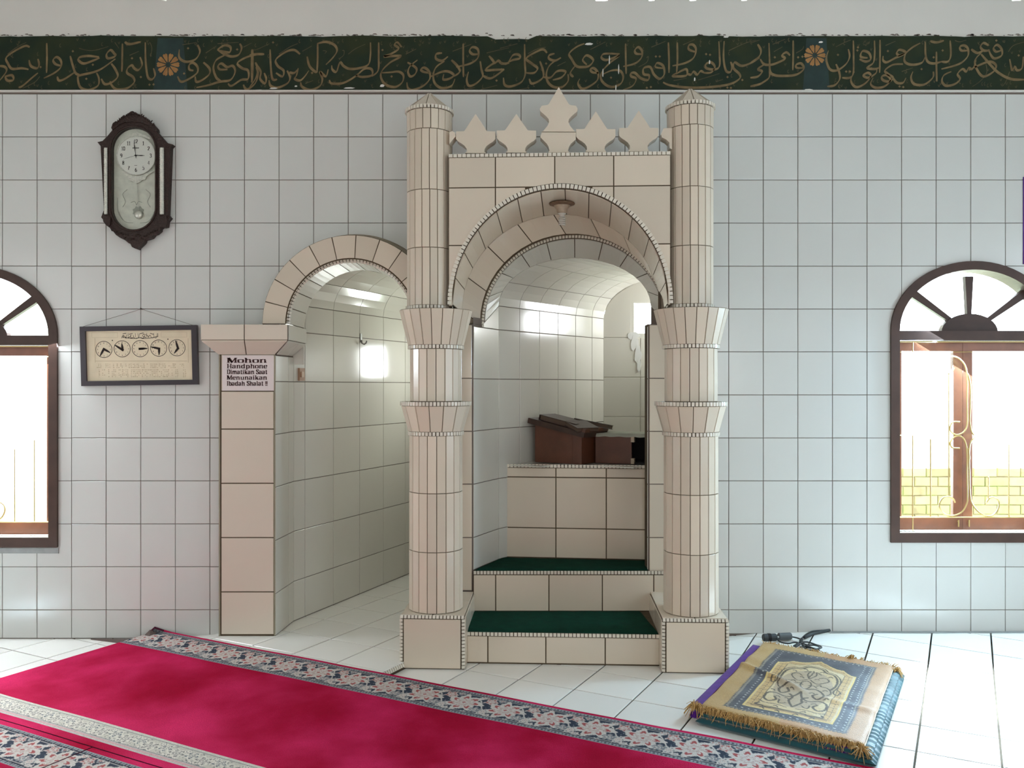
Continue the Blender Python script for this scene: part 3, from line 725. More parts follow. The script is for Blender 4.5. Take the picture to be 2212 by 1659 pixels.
for x0, x1 in ((.67, .942), (.942, 1.25), (1.25, 1.57)):
    for z0, z1 in ((.983, 1.244), (1.244, 1.533), (1.533, 1.825)):
        quad_tile(pa_, [(x0, yb, z0), (x1, yb, z0), (x1, yb, z1), (x0, yb, z1)], 'niche', (0, -1, 0), gap=.006)
fb = lambda x: ZS+SH*math.sqrt(max(0, 1-((x-1.12)/.45)**2))-.012
for x0, x1 in ((.672, .87),):
    pts = [(x0, 1.828), (x1, 1.828), (x1, fb(x1))]+[(x1-(x1-x0)*i/6, fb(x1-(x1-x0)*i/6)) for i in range(1, 7)]
    poly_tile(pa_, pts, 'niche', lambda x, y, z: V((x, y+yb, z)))
sme = MB()
for k, (cx_, cz_, w_, h_) in enumerate([(.885, 1.84, .05, .03), (.90, 1.78, .035, .05), (.925, 1.70, .03, .06), (.93, 1.62, .015, .05)]):
    sme.prism([(cx_+w_*math.cos(a*PI/5)*R.uniform(.7, 1.2), cz_+h_*math.sin(a*PI/5)*R.uniform(.7, 1.2)) for a in range(10)], lambda x, y, z: V((x, y+yb, z)), -.001*k-.003, -.008-.001*k)
sme.build('cement_smear', 'room', pa_)
# splayed lining: portal arch at the wall face -> edged arch -> vault mouth
AA = Arc(.287, 0, .583, 1.897, .574); AB = Arc(.372, .109, .548, 1.838, .522)
loft_mesh(pa_, AA, AB, 'grout_dark', name='arch_lining')
arch_tiles(pa_, AA, AB, [.0, .115, .235, .355, .475, .595, .715, .835, .93, 1], 'cream', vc=(0, .88), nu=3, gap=.006)
loft_mesh(pa_, AB, AC, 'grout_dark', name='arch_lining')
arch_tiles(pa_, AB, AC, [0, .10, .20, .30, .40, .50, .60, .70, .80, .90, 1], 'niche', vc=(.11, 1), nu=3, gap=.005)
mosaic(pa_, arc_path(AB, 80), lambda p: (V((.372, -.3, 1.7))-p), w=.022, step=.019)
mosaic(pa_, [AB.p(0)+V((0, 0, -.0)), AB.p(0)+V((0, 0, -.02))], lambda p: (.3, -1, 0), w=.02, step=.019)
# foot ledge of the splay on top of the piers
MB().add([(-.30, -.002, 1.832), (-.226, -.002, 1.832), (-.165, .115, 1.832), (-.30, .115, 1.832)], [(0, 1, 2, 3)]).build('ledge', 'cement', pa_)
MB().add([(-.296, 0, 1.83), (-.176, .109, 1.83), (-.176, .109, 1.845), (-.296, 0, 1.9)], [(0, 1, 2, 3)]).build('arch_lining', 'cream', pa_)
MB().add([(.870, 0, 1.828), (.920, .109, 1.828), (.920, .109, 1.845), (.870, 0, 1.9)], [(0, 1, 2, 3)]).build('arch_lining', 'cream', pa_)
quad_tile(pa_, [(-.296, -.001, 1.834), (-.178, .108, 1.834), (-.178, .108, 1.842), (-.296, -.001, 1.895)], 'cream', (.3, -1, 0))
# piers on both sides of the opening
piers = MB()
piers.bbox(-.458, -.226, 0.001, .30, 0, 1.83); piers.build('pier', 'grout_dark', pa_)
piers = MB(); piers.bbox(.7905, 1.02, 0.001, .12, 0, 1.83); piers.build('pier', 'grout_dark', pa_)
prow = [.28, .589, .8995, 1.2065, 1.5145, 1.826]
for z0, z1 in zip(prow, prow[1:]):
    quad_tile(pa_, [(-.458, 0, z0), (-.231, 0, z0), (-.231, 0, z1), (-.458, 0, z1)], 'cream', (0, -1, 0), gap=.005)
    quad_tile(pa_, [(.797, 0, z0), (1.02, 0, z0), (1.02, 0, z1), (.797, 0, z1)], 'cream', (0, -1, 0), gap=.005)
# shelf with the lecterns (top step)
sf = [(-.09, .376), (1.1, .268)]
sh = MB().add([(-.09, .384, .3), (1.1, .258, .3), (1.1, .258, .968), (-.09, .384, .968), (.66, 1.312, .972), (1.56, 1.312, .972), (.86, .283, .972), (-.04, .379, .972)],
              [(0, 1, 2, 3), (7, 6, 5, 4)])
sh.build('shelf_core', 'grout_dark', pa_)
def sp(x, z): return V((x, .384-(x+.09)*.1059, z))
xs_ = [-.045, WX(1200.8, 5.34), WX(1308.9, 5.32), .90, 1.1]
for x0, x1 in zip(xs_, xs_[1:]):
    for z0, z1 in ((.401, .586), (.586, .902), (.902, .962)):
        quad_tile(pa_, [sp(x0, z0), sp(x1, z0), sp(x1, z1), sp(x0, z1)], 'cream', (0, -1, 0), gap=.006)
mosaic(pa_, [sp(-.035, .972), sp(1.0, .972)], lambda p: (-.1, -1, 0), w=.022, step=.0225, t=.008)
eu_, ev_ = V((.843, -.538, 0)), V((.538, .843, 0))
for i in range(-3, 5):
    for j in range(-1, 7):
        c = V((-.03, .38, .974))+eu_*.25*i+ev_*.25*j; m_ = c+eu_*.125+ev_*.125
        if m_.y < .40-(m_.x+.09)*.106 or m_.y > 1.28: continue
        lx = L1[0]+(m_.y-L1[1])*.7505; rx = R1[0]+(m_.y-R1[1])*.7055
        if not lx-.02 < m_.x < rx+.1: continue
        quad_tile(pa_, [c, c+eu_*.25, c+eu_*.25+ev_*.25, c+ev_*.25], 'niche', (0, 0, 1), th=.004)

# ---- the plain niche left of it
pn = thing('prayer_niche', 'plain arched prayer niche with pinkish pier and rounded tile border, left of the tall portal', 'niche', (-.9, .4, 0))
NR, NC, NZ = .3586, -.908, 1.82
Pn = [(-1.358, -.074), (-1.332, .231), (-1.2886, .337), (-.766, 1.60)]
Qn = [(-.458, .0), (-.49, .231), (-.45, .337), (.07, 1.60)]
rowsn = [.04, .28, .585, .889, 1.192, 1.495, 1.80]
rows2 = rowsn[:-1]+[1.80, 1.965]
wall_run(pn, Pn[0], Pn[1], [.215], [.04, .28, .585, .889, 1.192, 1.495, 1.645], 'niche', (-.9, .5), ztop=1.80, f0=0)
wall_run(pn, Pn[1], Pn[2], [], rows2, 'niche', (-.9, .5), f0=0)
wall_run(pn, Pn[2], Pn[3], [.307, .62, .933, 1.25], rows2, 'niche', (-.5, .5), f0=0)
wall_run(pn, Qn[0], Qn[1], [], rowsn, 'niche', (-.9, .5), f0=0)
q0 = V((*Qn[2], 0)); q1 = V((*Qn[3], 0)); eq = (q1-q0).normalized(); qs0, qs1 = .95, 1.25
qw = MB(); Lq = (q1-q0).length
def qq(a, b, z0, z1): qw.add([q0+eq*a+V((0, 0, z0)), q0+eq*b+V((0, 0, z0)), q0+eq*b+V((0, 0, z1)), q0+eq*a+V((0, 0, z1))], [(0, 1, 2, 3)])
qq(0, Lq, 0, 1.965)
qw.add([(*Qn[1], 0), (*Qn[2], 0), (*Qn[2], 1.965), (*Qn[1], 1.965)], [(0, 1, 2, 3)])
qw.build('lining', 'niche', pn)
for c0, c1 in zip([0, .3, .6, .9, 1.2], [.3, .6, .9, 1.2, Lq]):
    for z0, z1 in zip(rows2, rows2[1:]):
        quad_tile(pn, [q0+eq*c0+V((0, 0, z0)), q0+eq*c1+V((0, 0, z0)), q0+eq*c1+V((0, 0, z1)), q0+eq*c0+V((0, 0, z1))], 'niche', (-1, .3, 0))
for x0, x1 in ((-.76, -.40), (-.40, -.14), (-.14, .06)):
    for z0, z1 in zip(rowsn[:5], rowsn[1:6]):
        if z1 < 1.4: quad_tile(pn, [(x0, 1.6, z0), (x1, 1.6, z0), (x1, 1.6, z1), (x0, 1.6, z1)], 'niche', (0, -1, 0))
def arcN(i):
    x0, x1 = Pn[i][0], Qn[i][0]; return Arc((x0+x1)/2, Pn[i][1], (x1-x0)/2, 1.965, .315)
N1, N2, N3 = arcN(1), arcN(2), arcN(3)
N2.c.y = .337
loft_mesh(pn, N1, N2, 'grout', name='vault_lining'); loft_mesh(pn, N2, N3, 'grout', name='vault_lining')
arch_tiles(pn, N1, N2, [0, .165, .33, .5, .67, .835, 1], 'niche')
for t0, t1 in zip([0, .165, .33, .5, .67, .835], [.165, .33, .5, .67, .835, 1]):
    for v0, v1 in zip([0, .225, .455, .68, .91], [.225, .455, .68, .91, 1]):
        patch_tile(pn, loft(N2, N3), t0, t1, v0, v1, 'niche', lambda q: V((-.87+.41*(q.y-.337), q.y, 1.7)), nu=3)
bk = MB(); n = 24
for i in range(40):
    a_, b_ = N3.p(i/40), N3.p((i+1)/40); xm_ = (a_.x+b_.x)/2
    if -.40 < xm_ < -.14:
        bk.add([(a_.x, 1.6, 0), (b_.x, 1.6, 0), (b_.x, 1.6, 1.54), (a_.x, 1.6, 1.54)], [(0, 1, 2, 3)]); bk.add([(a_.x, 1.6, 1.80), (b_.x, 1.6, 1.80), b_, a_], [(0, 1, 2, 3)])
    else: bk.add([(a_.x, 1.6, 0), (b_.x, 1.6, 0), b_, a_], [(0, 1, 2, 3)])
bk.add([(-.40, 1.6, 1.54), (-.14, 1.6, 1.54), (-.14, 1.72, 1.54), (-.40, 1.72, 1.54)], [(0, 1, 2, 3)]); bk.build('back_lining', 'niche', pn)
# the protruding rounded border
RI = Arc(NC, -.14, NR, NZ, NR); RJ = Arc(NC, .231, NR, NZ, NR)
RO = Arc(NC, -.14, .503, NZ, .503); RW = Arc(NC, .002, .535, NZ, .533)
loft_mesh(pn, RI, RJ, 'grout_dark', name='arch_lining'); loft_mesh(pn, RJ, N1, 'niche', name='vault_lining')
loft_mesh(pn, RO, RW, 'cement', name='cement_fillet'); loft_mesh(pn, RI, RO, 'grout_dark', name='arch_face')
MB().add([N1.p(0), RJ.p(0), (RJ.p(0).x, .231, 1.6), (N1.p(0).x, .231, 1.6)], [(0, 1, 2, 3)]).build('lining', 'niche', pn)
MB().add([N1.p(1), RJ.p(1), (RJ.p(1).x, .231, 1.6), (N1.p(1).x, .231, 1.6)], [(0, 1, 2, 3)]).build('lining', 'grout', pn)
cut = [0]+[(14.6+15.7*k)/180 for k in range(11)]+[1]
ringI = Arc(NC, -.14, NR+.012, NZ, NR+.012)
for t0, t1 in zip(cut, cut[1:]):
    patch_tile(pn, loft(ringI, RO), t0, t1, 0, 1, 'cream', lambda q: q+V((0, -1, 0)), nu=3, gap=.005)
for t0, t1 in zip(cut, cut[1:]):
    patch_tile(pn, loft(Arc(NC, -.12, NR, NZ, NR), RJ), t0, t1, 0, 1, 'niche', lambda q: V((NC, q.y, NZ-.1)), nu=3, gap=.005)
mosaic(pn, arc_path(Arc(NC, -.132, NR, NZ, NR), 70), lambda p: V((NC, -.6, NZ-.1))-p, w=.024, step=.019)
# left pier with its spreading capital (pinkish tiles)
fr_y = -.074
pr_ = MB().bbox(-1.679, -1.358, -.069, .0, 0.0, 1.69); pr_.build('pier', 'grout_dark', pn)
pz = [.045, .290, .601, .912, 1.223, 1.440]
for z0, z1 in zip(pz, pz[1:]):
    quad_tile(pn, [(-1.668, -.069, z0), (-1.363, -.069, z0), (-1.363, -.069, z1), (-1.668, -.069, z1)], 'pink', (0, -1, 0), gap=.006)
quad_tile(pn, [(-1.668, -.069, 1.440), (-1.363, -.069, 1.440), (-1.363, -.069, 1.652), (-1.668, -.069, 1.652)], 'pink', (0, -1, 0), gap=.006)
MB().tube([(-1.676, -.072, .0), (-1.676, -.072, 1.65)], .005, 6).build('corner_grout', 'cement', pn)
MB().tube([(-1.360, -.074, .04), (-1.360, -.074, 1.65)], .0045, 6).build('corner_grout', 'cement', pn)
cy0 = -.188
cx0, cx1 = WX(433.5, 4.80), WX(622, 4.80)
zt, zm, zb_ = WZ(700, 4.8), WZ(735, 4.8), 1.652
cap = MB().bbox(cx0+.003, cx1-.003, cy0+.004, .0, zm, zt-.003)
cap.bbox(cx0+.05, cx1-.004, 0, .231, zm, zt-.004)
lo = [V((-1.68, -.078, zb_)), V((-1.355, -.078, zb_)), V((-1.34, .231, zb_)), V((-1.68, .0, zb_))]
hi = [V((cx0+.004, cy0+.004, zm)), V((cx1-.004, cy0+.004, zm)), V((cx1-.004, .231, zm)), V((cx0+.004, .0, zm))]
cap.add(lo+hi, [(0, 1, 5, 4), (1, 2, 6, 5), (2, 3, 7, 6), (3, 0, 4, 7)])
cap.build('capital', 'grout_dark', pn)
xm = WX(528, 4.8); xl_ = -1.52
quad_tile(pn, [(cx0, cy0, zm), (xm, cy0, zm), (xm, cy0, zt), (cx0, cy0, zt)], 'pink', (0, -1, 0), gap=.005)
quad_tile(pn, [(xm, cy0, zm), (cx1, cy0, zm), (cx1, cy0, zt), (xm, cy0, zt)], 'pink', (0, -1, 0), gap=.005)
quad_tile(pn, [lo[0], (xl_, -.078, zb_), (xm, cy0, zm), (cx0, cy0, zm)], 'pink', (0, -1, -.2), gap=.005)
quad_tile(pn, [(xl_, -.078, zb_), lo[1], (cx1, cy0, zm), (xm, cy0, zm)], 'pink', (0, -1, -.2), gap=.005)
quad_tile(pn, [(cx1, cy0+.012, zm), (cx1, .225, zm), (cx1, .225, zt), (cx1, cy0+.012, zt)], 'niche', (1, 0, 0), gap=.004)
quad_tile(pn, [lo[1]+V((.004, .01, 0)), (-1.338, .1, zb_), (cx1, .07, zm), (cx1, cy0+.01, zm)], 'niche', (1, 0, -.2), gap=.004)
quad_tile(pn, [(-1.338, .1, zb_), lo[2], (cx1, .225, zm), (cx1, .07, zm)], 'niche', (1, 0, -.2), gap=.004)
# right twin of the capital, behind the column
cr = MB().bbox(-.56, -.30, -.16, .0, zm, zt-.003)
cr.add([V((-.455, -.02, zb_)), V((-.30, -.02, zb_)), V((-.30, .0, zb_)), V((-.455, .2, zb_)), V((-.56, -.16, zm)), V((-.30, -.16, zm)), V((-.30, .0, zm)), V((-.56, .2, zm))], [(0, 1, 5, 4), (3, 0, 4, 7), (1, 2, 6, 5), (2, 3, 7, 6)])
cr.bbox(-.56, -.45, 0, .231, zm, zt-.003)
cr.build('capital', 'pink', pn)

rf = MB().bbox(-1.75, 2.5, WT, 2.9, 2.50, 2.60).build('alcove_sun_blocker', 'outwall'); tag(rf, kind='structure')  # unseen slab added to keep sun and stray light out of the alcoves
# ---------------------------------------------------------------- the portal in front of the pulpit alcove
PO = V((.262, -.5705, 0)); PXd = V((.99885, -.0479, 0)); PYd = V((.0479, .99885, 0)); PZd = V((0, 0, 1))
def PL(x, y, z): return PO+PXd*x+PYd*y+PZd*z
portal = thing('pulpit_portal', 'tall cream tiled portal with round arch and pointed battlements above', 'portal', tuple(PO))
ya = .072
zT = 2.672
bl, br_ = WX(969, 4.52)-.262-.004, WX(1445, 4.46)-.262+.006
E0 = Arc(0, 0, .566, 1.897, .607, PXd); E0.c = PL(-.0165, ya, 1.897)
def toplane(y_world, x):          # local depth of a world plane y at local x
    return (y_world-PO.y+.0479*x)/.99885
core = MB(); nn = 48
x_in0, x_in1 = -.0165-.566, -.0165+.566
def fE(x): return 1.897+.607*math.sqrt(max(0, 1-((x+.0165)/.566)**2))
def fA(x): return 1.897+.574*math.sqrt(max(0, 1-((x+.0165)/.578)**2))
xsb = sorted(set([bl, br_]+[max(bl, min(br_, x_in0+(x_in1-x_in0)*i/nn)) for i in range(nn+1)]))
for x0, x1 in zip(xsb, xsb[1:]):
    if x1-x0 < 1e-6: continue
    f0 = fE(x0) if x_in0 < x0 < x_in1 else 1.885; f1 = fE(x1) if x_in0 < x1 < x_in1 else 1.885
    core.add([PL(x0, ya, f0), PL(x1, ya, f1), PL(x1, ya, zT), PL(x0, ya, zT)], [(0, 1, 2, 3)])
yb0, yb1 = toplane(-.002, bl), toplane(-.002, br_)
core.add([PL(bl, ya, zT), PL(br_, ya, zT), PL(br_, yb1, zT), PL(bl, yb0, zT)], [(0, 1, 2, 3)])
core.add([PL(bl, ya, 1.885), PL(bl, ya, zT), PL(bl, yb0, zT), PL(bl, yb0, 1.885)], [(0, 1, 2, 3)])
core.add([PL(br_, ya, 1.885), PL(br_, ya, zT), PL(br_, yb1, zT), PL(br_, yb1, 1.885)], [(0, 1, 2, 3)])
core.add([PL(bl, ya, 1.885), PL(x_in0, ya, 1.885), PL(x_in0, yb0, 1.885), PL(bl, yb0, 1.885)], [(0, 1, 2, 3)])
core.add([PL(br_, ya, 1.885), PL(x_in1, ya, 1.885), PL(x_in1, yb1, 1.885), PL(br_, yb1, 1.885)], [(0, 1, 2, 3)])
core.build('arch_panel', 'grout_dark', portal)
loft_mesh(portal, E0, AA, 'grout_dark', name='arch_lining')
# side tiles of the portal (seen only from the side)
for (xx, sgn, yb_) in ((bl, -1, yb0), (br_, 1, yb1)):
    for z0, z1 in ((1.89, 2.205), (2.205, 2.512), (2.512, 2.67)):
        for y0, y1 in ((ya+.16, ya+.16+(yb_-ya-.16)/2), (ya+.16+(yb_-ya-.16)/2, yb_)):
            quad_tile(portal, [PL(xx, y0, z0), PL(xx, y1, z0), PL(xx, y1, z1), PL(xx, y0, z1)], 'cream', PXd*sgn)
# front tiles: joints in the photograph at 1070, 1198, 1325
xj = [bl]+[(px-CX)/F*(4.417+ya-.0479*0)-.262 for px in (1070, 1198, 1325)]+[br_]
for i, px in enumerate((1070, 1198, 1325)):
    X = WX(px, 4.50-(px-1200)*.0001); xj[i+1] = X-.262-.003
opE = [(x_in0+.002, x_in1-.002, -1, lambda x: fE(x)+.026)]
pf = lambda x, y, z: PL(x, ya+y, z)
for x0, x1 in zip(xj, xj[1:]):
    for z0, z1 in ((1.89, 2.209), (2.209, 2.512), (2.512, zT)):
        g = .003
        pol = clip_cell(x0+g, x1-g, z0+g, z1-g, opE, n=14)
        if pol is None or pol == [[x0+g, x1-g, z0+g, z1-g]]:
            quad_tile(portal, [PL(x0, ya, z0), PL(x1, ya, z0), PL(x1, ya, z1), PL(x0, ya, z1)], 'cream', -PYd, gap=.005)
        else:
            mb = MB()
            for p in pol:
                if len(p) > 2: mb.prism(p, pf, .002, -TH)
            if mb.f: mb.build('tile', 'cream', portal)
cutf = [0, .075, .15, .225, .30, .372, .444, .516, .588, .66, .735, .81, .875, .94, 1]
arch_tiles(portal, E0, AA, cutf, 'cream', vc=(.03, 1), nu=2, gap=.005)
EF = Arc(0, 0, .578, 1.897, .619, PXd); EF.c = PL(-.0165, ya-.002, 1.897)
mosaic(portal, arc_path(EF, 90), lambda p: -PYd, w=.024, step=.0215, t=.009)
mosaic(portal, [PL(bl, ya, zT+.009), PL(br_, ya, zT+.009)], lambda p: -PYd, w=.020, step=.0235, t=.008)
MB().add([PL(bl, ya+.001, zT), PL(br_, ya+.001, zT), PL(br_, ya+.001, zT+.018), PL(bl, ya+.001, zT+.018), PL(br_, yb1, zT+.018), PL(bl, yb0, zT+.018)], [(0, 1, 2, 3), (3, 2, 4, 5)]).build('coping', 'cement', portal)
# battlements: outlines from the photograph (pixel tables), 7 cm thick
def mer(pts, name='merlon', z_off=0):
    mb = MB(); P = []
    for px, py in pts:
        Z = 4.54-(px-969)*.000135
        P.append((WX(px, Z)-.262+.003, WZ(py, Z)))
    mb.prism(P, lambda x, y, z: PL(x, y, z), ya+.012, ya+.085)
    o = mb.build(name, 'cream', portal); return o
def mpx(cx, by, top, wy, hw=42.5, pw=26.5, bw=21):
    """diamond-topped merlon on a waisted foot"""
    r = [(cx, top), (cx+pw*.93, wy), (cx+hw, wy+.5), (cx+hw, wy+16), (cx+hw-1, wy+18)]
    cur = [(cx+bw+17, wy+22), (cx+bw+9, wy+27), (cx+bw+2.5, wy+32), (cx+bw-1.5, wy+38), (cx+bw-2, wy+44), (cx+bw+2, by)]
    rt = r+cur
    return rt+[(2*cx-x, y) for x, y in rt[::-1][:-1]]
for cx, by, top, wy in ((1024.5, 332, 247, 284.5), (1112.5, 330.5, 247, 282.5), (1284, 329, 241, 279), (1377, 327.5, 239, 276.5)):
    mer(mpx(cx, by, top, wy))
c = 1204
cen = [(c, 189), (c+22, 226), (c+26, 228), (c+37, 229), (c+41, 236), (c+40, 241), (c+28, 251), (c+22, 258), (c+21, 264), (c+24, 272), (c+34, 284), (c+37, 285)]
mer(cen+[(2*c-x, y) for x, y in cen[::-1][:-1]])
lowc = [(c-37, 286.5), (c+37, 286.5), (c+36.5, 302), (c+26, 311), (c+22, 318), (c+20, 326), (c+23, 330), (c-23, 330.5), (c-20, 326), (c-22, 318), (c-26, 311), (c-40, 297)]
mer(lowc)
mer([(968, 287), (974, 284), (980, 288), (981, 296), (974, 304), (968, 312)])
mer([(1431, 277), (1449, 276.5), (1449, 323), (1444, 320), (1443, 308), (1437, 302), (1427, 297), (1425, 290)])
# plinths under the columns
for sx in (-1, 1):
    pl = MB(); xc = .677*sx; w = .168; zb0 = 0
    yb_ = min(toplane(-.004, xc-w), toplane(-.004, xc+w))
    pl.box(PL(xc, yb_/2+.002, .137), (w-.004, yb_/2-.002, .137), (PXd, PYd, PZd)); pl.build('plinth', 'grout_dark', portal)
    for z0, z1 in ((.004, .262),):
        quad_tile(portal, [PL(xc-w+.018, 0, z0), PL(xc+w-.018, 0, z0), PL(xc+w-.018, 0, z1), PL(xc-w+.018, 0, z1)], 'cream', -PYd, gap=.005)
        for s2 in (-1, 1):
            for y0, y1 in ((.018, yb_*.55), (yb_*.55, yb_)):
                quad_tile(portal, [PL(xc+s2*w, y0, z0), PL(xc+s2*w, y1, z0), PL(xc+s2*w, y1, z1+.008), PL(xc+s2*w, y0, z1+.008)], 'cream', PXd*s2, gap=.005)
    for x0, x1 in ((xc-w, xc), (xc, xc+w)):
        for y0, y1 in ((.018, yb_*.55), (yb_*.55, yb_)):
            quad_tile(portal, [PL(x0, y0, .275), PL(x1, y0, .275), PL(x1, y1, .275), PL(x0, y1, .275)], 'cream', (0, 0, 1), gap=.005, th=.004)
    mosaic(portal, [PL(xc-w, .004, .270), PL(xc+w, .004, .270)], lambda p: -PYd+V((0, 0, .5)), w=.020, step=.0185)
    for s2 in (-1, 1): mosaic(portal, [PL(xc+s2*(w-.007), .004, .004), PL(xc+s2*(w-.007), .004, .262)], lambda p, s2=s2: -PYd+PXd*s2*.45, w=.020, step=.0185)
# the two columns
def column(sx, label, ush):
    xc = .680*sx
    base = PL(xc, .165, .28)
    col = thing('column', label, 'column', tuple(base), group='tiled columns of the portal')
    def ring(z0, z1, r, ux=0.0, nseg=None):
        pts = [PL(xc+ux+r*math.cos(a*2*PI/48), .165+r*math.sin(a*2*PI/48), (z0+z1)/2) for a in range(49)]
        ctr = PL(xc+ux, .165, (z0+z1)/2)
        mosaic(col, pts, lambda p: p-ctr, w=abs(z1-z0)+.002, step=.0185, t=.010)
    S_ = [  # z0, z1, r0, r1, tiles, x shift
        (.28, .599, .1405, .1405, 18, 0), (.599, .907, .140, .140, 18, 0), (.907, 1.209, .139, .139, 18, 0),
        (1.2285, 1.366, .143, .182, 15, 0), (1.3876, 1.667, .135, .135, 18, 0), (1.686, 1.874, .146, .193, 20, 0),
        (1.896, 2.199, .117, .1165, 18, ush), (2.199, 2.504, .117, .117, 18, ush), (2.504, 2.824, .117, .117, 18, ush), (2.824, 2.930, .1175, .119, 18, ush)]
    prof = [(0, .28)]+[(r-.001, z) for z0, z1, r0, r1, *_ in S_[:6] for z, r in ((z0, r0), (z1, r1))]+[(0.0, 1.876)]
    MB().lathe(prof, PL(xc, .165, 0), 36).build('shaft', 'grout_dark', col, smooth=False)
    MB().lathe([(.116, 1.87), (.116, 2.94), (0, 3.03)], PL(xc+ush, .165, 0), 36).build('shaft', 'grout_dark', col)
    for k, (z0, z1, r0, r1, n, ux) in enumerate(S_):
        off = R.uniform(-.12, .12) if k > 2 else -.03
        for i in range(n):
            a0, a1 = (i+off)*2*PI/n, (i+1+off)*2*PI/n
            def q(a, r, z): return PL(xc+ux+r*math.cos(a), .165+r*math.sin(a), z)
            am = (a0+a1)/2
            quad_tile(col, [q(a0, r0, z0), q(a1, r0, z0), q(a1, r1, z1), q(a0, r1, z1)], 'cream', PXd*math.cos(am)+PYd*math.sin(am), gap=.0032, th=.0045)
    ring(1.209, 1.2285, .142); ring(1.366, 1.3876, .183); ring(1.667, 1.686, .142); ring(1.878, 1.896, .118, ush); ring(2.930, 2.948, .122, ush)
    ap = PL(xc+ush, .165, 3.047)
    for i in range(12):
        a0, a1 = i*2*PI/12, (i+1)*2*PI/12; am = (a0+a1)/2
        p0 = PL(xc+ush+.126*math.cos(a0), .165+.126*math.sin(a0), 2.944); p1 = PL(xc+ush+.126*math.cos(a1), .165+.126*math.sin(a1), 2.944)
        quad_tile(col, [p0, p1, ap.lerp(p1, .04), ap.lerp(p0, .04)], 'cream', PXd*math.cos(am)+PYd*math.sin(am)+V((0, 0, .8)), gap=.003, th=.004)
    return col
column(-1, 'round cream tiled column between the plain niche and the portal arch', -.035)
column(1, 'round cream tiled column at the portal side nearest the prayer rugs', -.004)

# ---------------------------------------------------------------- steps
st = thing('pulpit_steps', 'two cream tiled steps with mosaic edges rising through the portal', 'steps', (.27, -.3, 0))
s1y = .105
sb = MB(); y1l, y1r = toplane(-.02, -.507), toplane(-.02, .507)
sb.add([PL(-.507, s1y, 0), PL(.507, s1y, 0), PL(.507, s1y, .164), PL(-.507, s1y, .164), PL(.507, y1r, .164), PL(-.507, y1l, .164)], [(0, 1, 2, 3), (3, 2, 4, 5)])
sb.add([(-.224, -.02, .16), (.93, -.02, .16), (.93, -.02, .393), (-.224, -.02, .393), (.93, .001, .397), (-.224, .001, .397), (.85, .30, .397), (-.09, .40, .397), (1.0, .28, .397)], [(0, 1, 2, 3), (3, 2, 4, 5), (5, 4, 6, 7), (4, 8, 6)])
sb.build('step_core', 'grout_dark', st)
xs_ = [-.507]+[WX(px, 4.545-(px-1000)*.00008)-.262-.005 for px in (1053.6, 1179, 1307)]+[.507]
for x0, x1 in zip(xs_, xs_[1:]):
    quad_tile(st, [PL(x0, s1y, .006), PL(x1, s1y, .006), PL(x1, s1y, .148), PL(x0, s1y, .148)], 'cream', -PYd, gap=.006)
mosaic(st, [PL(-.507, s1y, .158), PL(.507, s1y, .158)], lambda p: -PYd, w=.020, step=.0205, t=.009)
xs_ = [-.224, WX(1070.8, 4.97), WX(1185.6, 4.97), WX(1301, 4.97), WX(1411.8, 4.97), .93]
for x0, x1 in zip(xs_, xs_[1:]):
    quad_tile(st, [(x0, -.02, .166), (x1, -.02, .166), (x1, -.02, .378), (x0, -.02, .378)], 'cream', (0, -1, 0), gap=.006)
mosaic(st, [(-.224, -.02, .390), (.92, -.02, .390)], lambda p: (0, -1, 0), w=.021, step=.0195, t=.009)
def felt(name, label, corners, z, seed):
    rr = random.Random(seed); a, b, c, d = [V(q) for q in corners]; n, m = 40, 10; g = []
    for j in range(m+1):
        row = []
        for i in range(n+1):
            p = a.lerp(b, i/n).lerp(d.lerp(c, i/n), j/m)
            e = .004*mnoise.noise(V((i*.35, j*.3, seed)))
            edge = 1 if j in (0, m) else 0
            p = p+V((0, edge*rr.uniform(-.0025, .0025), 0)); p.z = z+.006+e*.6-(.005 if edge else 0)
            row.append(p)
        g.append(row)
    mb = MB().grid(g); mb2 = [V(q)-V((0, 0, .005)) for q in mb.v]
    mb.grid([[V(q)-V((0, 0, .007)) for q in r] for r in g])
    o = mb.build(name, 'mat', smooth=True); tag(o, label, 'mat', 'green felt mats on the steps'); return o
felt('stair_mat', 'dark green felt mat lying on the lower step between the plinths', (PL(-.503, s1y+.006, 0), PL(.503, s1y+.004, 0), (.735, -.026, 0), (-.222, -.026, 0)), .166, 3)
felt('stair_mat', 'dark green felt mat lying on the upper step below the lecterns', ((-.215, -.012, 0), (.79, -.014, 0), (.86, .272, 0), (-.045, .368, 0)), .398, 5)
